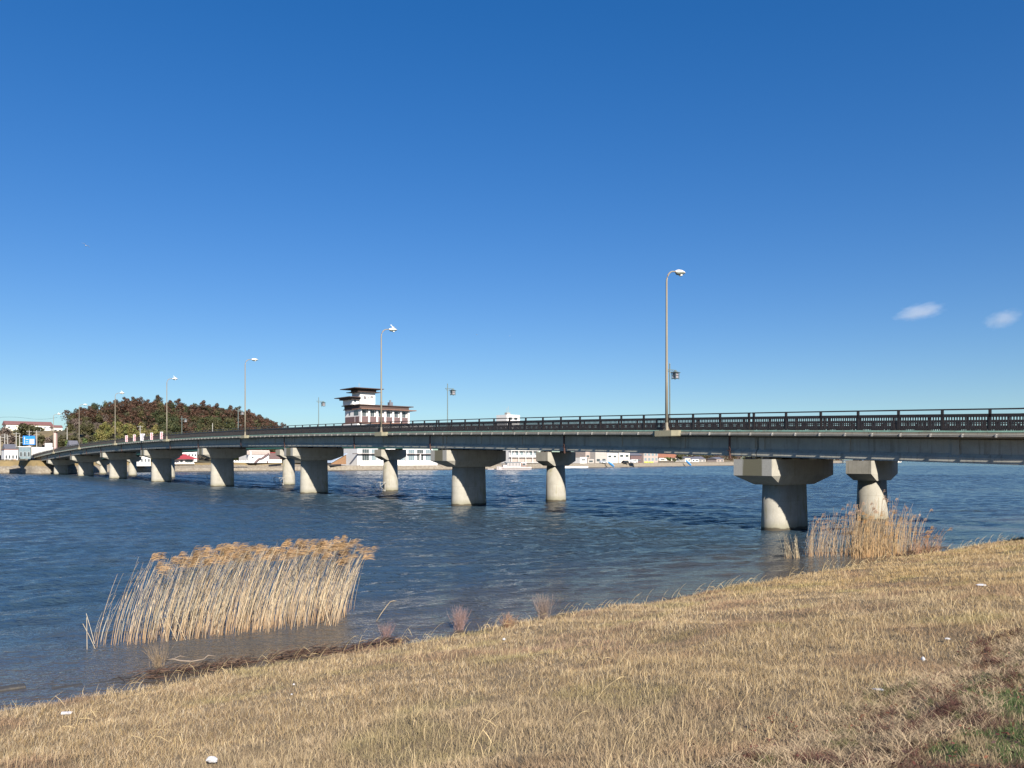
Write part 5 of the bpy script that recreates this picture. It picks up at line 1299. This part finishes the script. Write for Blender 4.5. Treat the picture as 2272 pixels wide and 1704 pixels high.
# left bank: long white building, houses, signs, poles
r, w, h = house('apartment_block', 'long cream-white three-storey building with a faded red roof on the knoll at far left', 14, 116, 934, 959, 452, 'cream', 'pinkroof', kind='gable', roofh=2.0, depth=12, rows=((.12,.32), (.58,.8)), nw=9, wmat='blueglass', cat='building', over=.5, mull=2)
house('house', 'small pale house right of the long cream-white building', 118, 138, 943, 960, 440, 'offwhite', 'pinkroof', kind='gable', roofh=1.2, depth=7, rows=((.2,.6),), nw=2)
house('house', 'small house with a white balcony half hidden at the left foot of the hill', 161, 175, 951, 967, 392, 'offwhite', 'pinkroof', kind='flat', depth=6, rows=((.3,.6),), nw=2)
house('house', 'grey-roofed low house behind the railing left of the hill', 160, 174, 977, 1018, 258, 'greywall', 'slateroof', kind='gable', roofh=2.4, depth=7, rows=((.2,.4),), nw=2)
def pillar():
    p = P(122.5, 1019, 268); r = thing('pink_pillar', 'tall thick pale pink pillar left of the second street lamp', 'pillar', p)
    hh = 59*268/F; m = MB(); m.bbox(-.45, .45, -.45, .45, 0, hh, .05); m.build('shaft', M['pinkpole'], r); m = MB(); m.box(-.6, .6, -.6, .6, hh+.002, hh+.25); m.build('cap', M['brownroof'], r)
pillar()
def blue_sign():
    Y = 252.; r = thing('direction_sign', 'large blue road direction sign with white lines and lettering on a grey post', 'road sign', P(43.5, 1018.5, Y), .02); k = Y/F
    x0 = (51-43.5)*k; x1 = (78-43.5)*k; z0 = (1018.5-987)*k; z1 = (1018.5-967)*k
    m = MB(); m.tube([(0,0,0), (0,0,7.6), (.3,0,7.9)], .14, 8); m.beam((0,0,z0+.7), (x0+.3,0,z0+.7), .1, .1); m.beam((0,0,z1-.5), (x0+.3,0,z1-.5), .1, .1); m.build('post', M['utility'], r)
    m = MB(); m.box(x0, x1, -.12, -.05, z0, z1); b = m.build('board', M['signblue'], r)
    m = MB(); y0, y1 = -.135, -.123
    m.box(x0+.45, x0+.62, y0, y1, z0+.3, z1-.3); m.box(x0+.3, x0+.78, y0, y1, z0+.25, z0+.42)
    m.box(x0+.35, x0+.72, y0-.001, y1, z1-.9, z1-.7); m.box(x0+.9, x0+1.8, y0, y1, z1-1.25, z1-1.05); m.box(x0+.9, x0+2., y0, y1, z0+.45, z0+.58)
    m.box(x0+.95, x0+1.7, y0, y1, z0+.95, z0+1.1); m.build('lettering', M['signwhite'], b)
    m = MB(); m.box(x0+2.1, x1-.25, y0-.002, y1, z0+.25, z1-1.); m.build('white_panel', M['signwhite'], b)
    m = MB(); m.tube([((64-43.5)*k,0,0), ((64-43.5)*k,0,z0)], .07, 6); m.build('second_post', M['conduit'], r)
blue_sign()
def billboard():
    Y = 240.; k = Y/F; r = thing('billboard', 'white signboard on two legs in the grass at the left end of the bridge', 'billboard', P(30.5, 1021, Y))
    for sx in (-1, 1):
        m = MB(); m.box(sx*8.2*k-.11, sx*8.2*k+.11, -.1, .1, 0, 21*k); m.build('leg', M['signwhite'], r)
    m = MB(); m.box(-7.2*k, 7.2*k, -.06, .06, 12*k, 21*k); b = m.build('board', M['signwhite'], r)
    m = MB()
    for q in (13.6, 16, 18.4): m.box(-6*k, 6*k, -.075, -.062, q*k, (q+.7)*k)
    m.build('lettering', M['signgrey'], b)
    m = MB(); m.box(-3.2*k, 2.5*k, .5, .6, 0, 10*k); m.build('board_behind', M['brownboard'], r)
billboard()
def hoard():
    Y0 = 262.; r = thing('hoarding', 'long white site hoarding behind the far end of the bridge', 'fence', P(70, 1019, Y0), -.02); k = Y0/F
    for j in range(3):
        m = MB(); a = j*16.2*k; m.box(a, a+15.9*k, 0, .08, 0, (27-j*.4)*k); m.build('panel', M['hoarding'], r)
hoard()
house('shop', 'low white shop with a dark open front behind the signboard at far left', 10, 40, 998, 1019, 243, 'white', 'pinkroof', kind='flat', depth=6, rows=((.05,.45),), nw=4, cat='shop')
house('shop', 'pale bluish low building behind the blue direction sign', 42, 68, 992, 1018, 250, 'blueglass', 'white', kind='flat', depth=6, rows=((.2,.6),), nw=3, cat='shop')
house('house', 'dark-roofed low house between the poles at far left', 14, 34, 985, 1018, 268, 'taupe', 'slateroof', kind='gable', depth=6, rows=((.2,.6),), nw=2, roofh=1.4)
# small sign boards and a red-white notice by the bridge end
def notice(x, y0, y1, w_, Y, mat, label, cat='sign'):
    b = P(x, y1, Y); g = min(b.z, ground_at(b.x, Y)); k = Y/F; r = thing('notice_board', label, cat, (b.x, b.y, g)); hh = hz(y0, Y)-g; bh = (y1-y0)*k*.75
    m = MB(); m.box(-w_/2*k, w_/2*k, -.05, .0, hh-bh, hh); m.build('board', M[mat], r); m = MB(); m.beam((0,.05,0), (0,.05,hh*.9), .08, .08); m.build('post', M['conduit'], r)
notice(66, 998, 1016, 4, 246, 'signred', 'small red and white notice at the far bridge end')
notice(60.5, 1012, 1019, 3, 244, 'signwhite', 'small white marker beside the red notice at the bridge end')
notice(108, 983, 996, 17, 262, 'signwhite', 'wide white banner board above the hoarding, left of the leftmost street lamp')
notice(290, 952, 962, 2, 338, 'signwhite', 'tiny white sign in the bamboo on the hill')
UP = [(1, 967, 1015, 262, 'grey utility pole at the very left edge of the picture'), (10.5, 962, 1012, 270, 'thick grey utility pole, second from the left edge'), (17, 965, 1000, 285, 'thinner utility pole with two crossarms right of the thick one'),
 (36, 959, 1003, 265, 'utility pole left of the blue direction sign'), (65, 955, 975, 290, 'utility pole top rising behind the blue direction sign'), (81.5, 955, 1008, 268, 'utility pole with two wide crossarms right of the blue direction sign'),
 (149, 948, 985, 300, 'lone thin pole before the leafless trees at the foot of the hill'), (311, 944, 972, 296, 'utility pole before the bamboo on the hill'), (471.5, 939, 962, 300, 'short pale pole before the pinkish shrubs on the hill')]
for x, yt, yb, Y, lab in UP:
    b = P(x, yb, Y); g = min(b.z, ground_at(b.x, Y)); r = thing('utility_pole', lab, 'utility pole', (b.x, b.y, g), .1*random.uniform(-1, 1), 'utility poles on the far shore'); hh = hz(yt, Y)-g
    m = MB(); m.tube([(0,0,0), (0,0,hh)], [.19, .12], 8); m.build('shaft', M['utility'], r)
    if x not in (149, 471.5):
        m = MB(); m.beam((-1.1,0,hh-.5), (1.1,0,hh-.5), .1, .1); m.beam((-.7,0,hh-1.4), (.9,0,hh-1.4), .09, .09)
        for q in (-.95, -.5, .5, .95): m.tube([(q,0,hh-.45), (q,0,hh-.2)], .05, 5)
        m.build('crossarm', M['utility'], r)
# wires between the tops of the left poles
def wire(a, b, sag, label):
    p, q = P(*a), P(*b); m = MB(); m.tube([tuple(p.lerp(q, k/10)-Vector((0,0,sag*4*(k/10)*(1-k/10)))) for k in range(11)], .035, 4)
    o = m.build('power_line', M['black']); tag(o, label, 'power line')
wire((-30, 930, 330), (66, 929, 340), -.8, 'thin power line in the sky above the left of the long cream-white building')
wire((66, 929, 340), (128, 926, 350), .5, 'thin power line in the sky above the right of the long cream-white building')

# ------------------------------------------------------------------ clouds
def cloud(name, label, x, y, w, h, Y, dens, seed, tilt):
    m = MB(); n = 14; rings = []
    for k in range(9):
        a = math.pi*(k+.0001)/8; rings.append([(-math.cos(a), math.sin(a)*math.cos(2*math.pi*j/n), math.sin(a)*math.sin(2*math.pi*j/n)) for j in range(n)])
    k_ = NT(name+'_vapour'); k_.t.nodes.remove(k_.b)
    v = k_.n('ShaderNodeVolumePrincipled'); v.inputs['Color'].default_value = (.96,.96,.98,1); v.inputs['Anisotropy'].default_value = -.4
    tc = k_.n('ShaderNodeTexCoord'); mp = k_.n('ShaderNodeMapping'); mp.inputs['Location'].default_value = (seed, 0, 0); k_.l(tc.outputs['Object'], mp.inputs['Vector'])
    nz = k_.noise(mp.outputs[0], 2.4, 5, .65)
    ln = k_.n('ShaderNodeVectorMath', operation='LENGTH'); k_.l(tc.outputs['Object'], ln.inputs[0])
    s1 = k_.n('ShaderNodeMath', operation='SUBTRACT'); s1.inputs[0].default_value = 1.; k_.l(ln.outputs['Value'], s1.inputs[1])
    s2 = k_.n('ShaderNodeMath', operation='MULTIPLY_ADD'); s2.inputs[1].default_value = .75; k_.l(s1.outputs[0], s2.inputs[0])
    s3 = k_.n('ShaderNodeMath', operation='SUBTRACT'); s3.inputs[1].default_value = .58; k_.l(nz, s3.inputs[0]); k_.l(s3.outputs[0], s2.inputs[2])
    s4 = k_.n('ShaderNodeMath', operation='MULTIPLY', use_clamp=False); s4.inputs[1].default_value = dens
    mx = k_.n('ShaderNodeMath', operation='MAXIMUM'); mx.inputs[1].default_value = 0.; k_.l(s2.outputs[0], mx.inputs[0]); k_.l(mx.outputs[0], s4.inputs[0]); k_.l(s4.outputs[0], v.inputs['Density'])
    k_.l(v.outputs[0], k_.o.inputs['Volume'])
    o = m.loft(rings).build(name, k_.m, loc=P(x, y, Y)); kk = Y/F; o.scale = (w/2*kk, w/3*kk, h/2*kk); o.rotation_euler = (0, -tilt, 0)
    tag(o, label, 'cloud')
cloud('cloud', 'small white wisp of cloud low in the right of the sky, the larger left one', 2040, 692, 125, 44, 2600, .014, 3.1, .17)
cloud('cloud', 'small white wisp of cloud at the right edge of the sky', 2225, 708, 96, 46, 2600, .013, 8.4, .3)

# ------------------------------------------------------------------ light, sky, camera
LT = (Vector((-ST, CT, 0))*.834+Vector((CT, ST, 0))*.272+Vector((0, 0, -.5))).normalized()
sun = bpy.data.lights.new('sun', 'SUN'); sun.energy = 5.0; sun.angle = R(.53); sun.color = (1., .93, .82)
so = bpy.data.objects.new('sun', sun); C.objects.link(so); so.rotation_euler = LT.to_track_quat('-Z', 'Y').to_euler()
el = math.asin(-LT.z); az = math.atan2(-LT.x, -LT.y)
w = bpy.data.worlds.new('World'); sc.world = w; w.use_nodes = True; nt = w.node_tree
bg = nt.nodes['Background']; sky = nt.nodes.new('ShaderNodeTexSky'); sky.sky_type = 'NISHITA'; sky.sun_disc = False
sky.sun_elevation = el; sky.sun_rotation = az; sky.altitude = 0; sky.air_density = 1.0; sky.dust_density = .1; sky.ozone_density = 3.
hs = nt.nodes.new('ShaderNodeHueSaturation'); hs.inputs['Saturation'].default_value = 1.38; hs.inputs['Hue'].default_value = .513
gm = nt.nodes.new('ShaderNodeGamma'); gm.inputs[1].default_value = .76
tn = nt.nodes.new('ShaderNodeMix'); tn.data_type = 'RGBA'; tn.blend_type = 'MULTIPLY'; tn.inputs[0].default_value = 1; tn.inputs[7].default_value = (.78, .99, 1.2, 1)
nt.links.new(sky.outputs[0], hs.inputs['Color']); nt.links.new(hs.outputs[0], gm.inputs[0]); nt.links.new(gm.outputs[0], tn.inputs[6]); nt.links.new(tn.outputs[2], bg.inputs[0]); bg.inputs[1].default_value = .072
cam = bpy.data.cameras.new('camera'); co = bpy.data.objects.new('camera', cam); C.objects.link(co)
co.location = (0, 0, EYE); co.rotation_euler = (R(90), 0, 0)
cam.sensor_width = 36; cam.lens = 36*F/2272; cam.shift_y = (HY-852)/2272; cam.clip_end = 20000; cam.clip_start = .1
sc.camera = co
sc.view_settings.view_transform = 'Standard'; sc.view_settings.look = 'None'; sc.view_settings.exposure = 1.0; sc.view_settings.gamma = 1
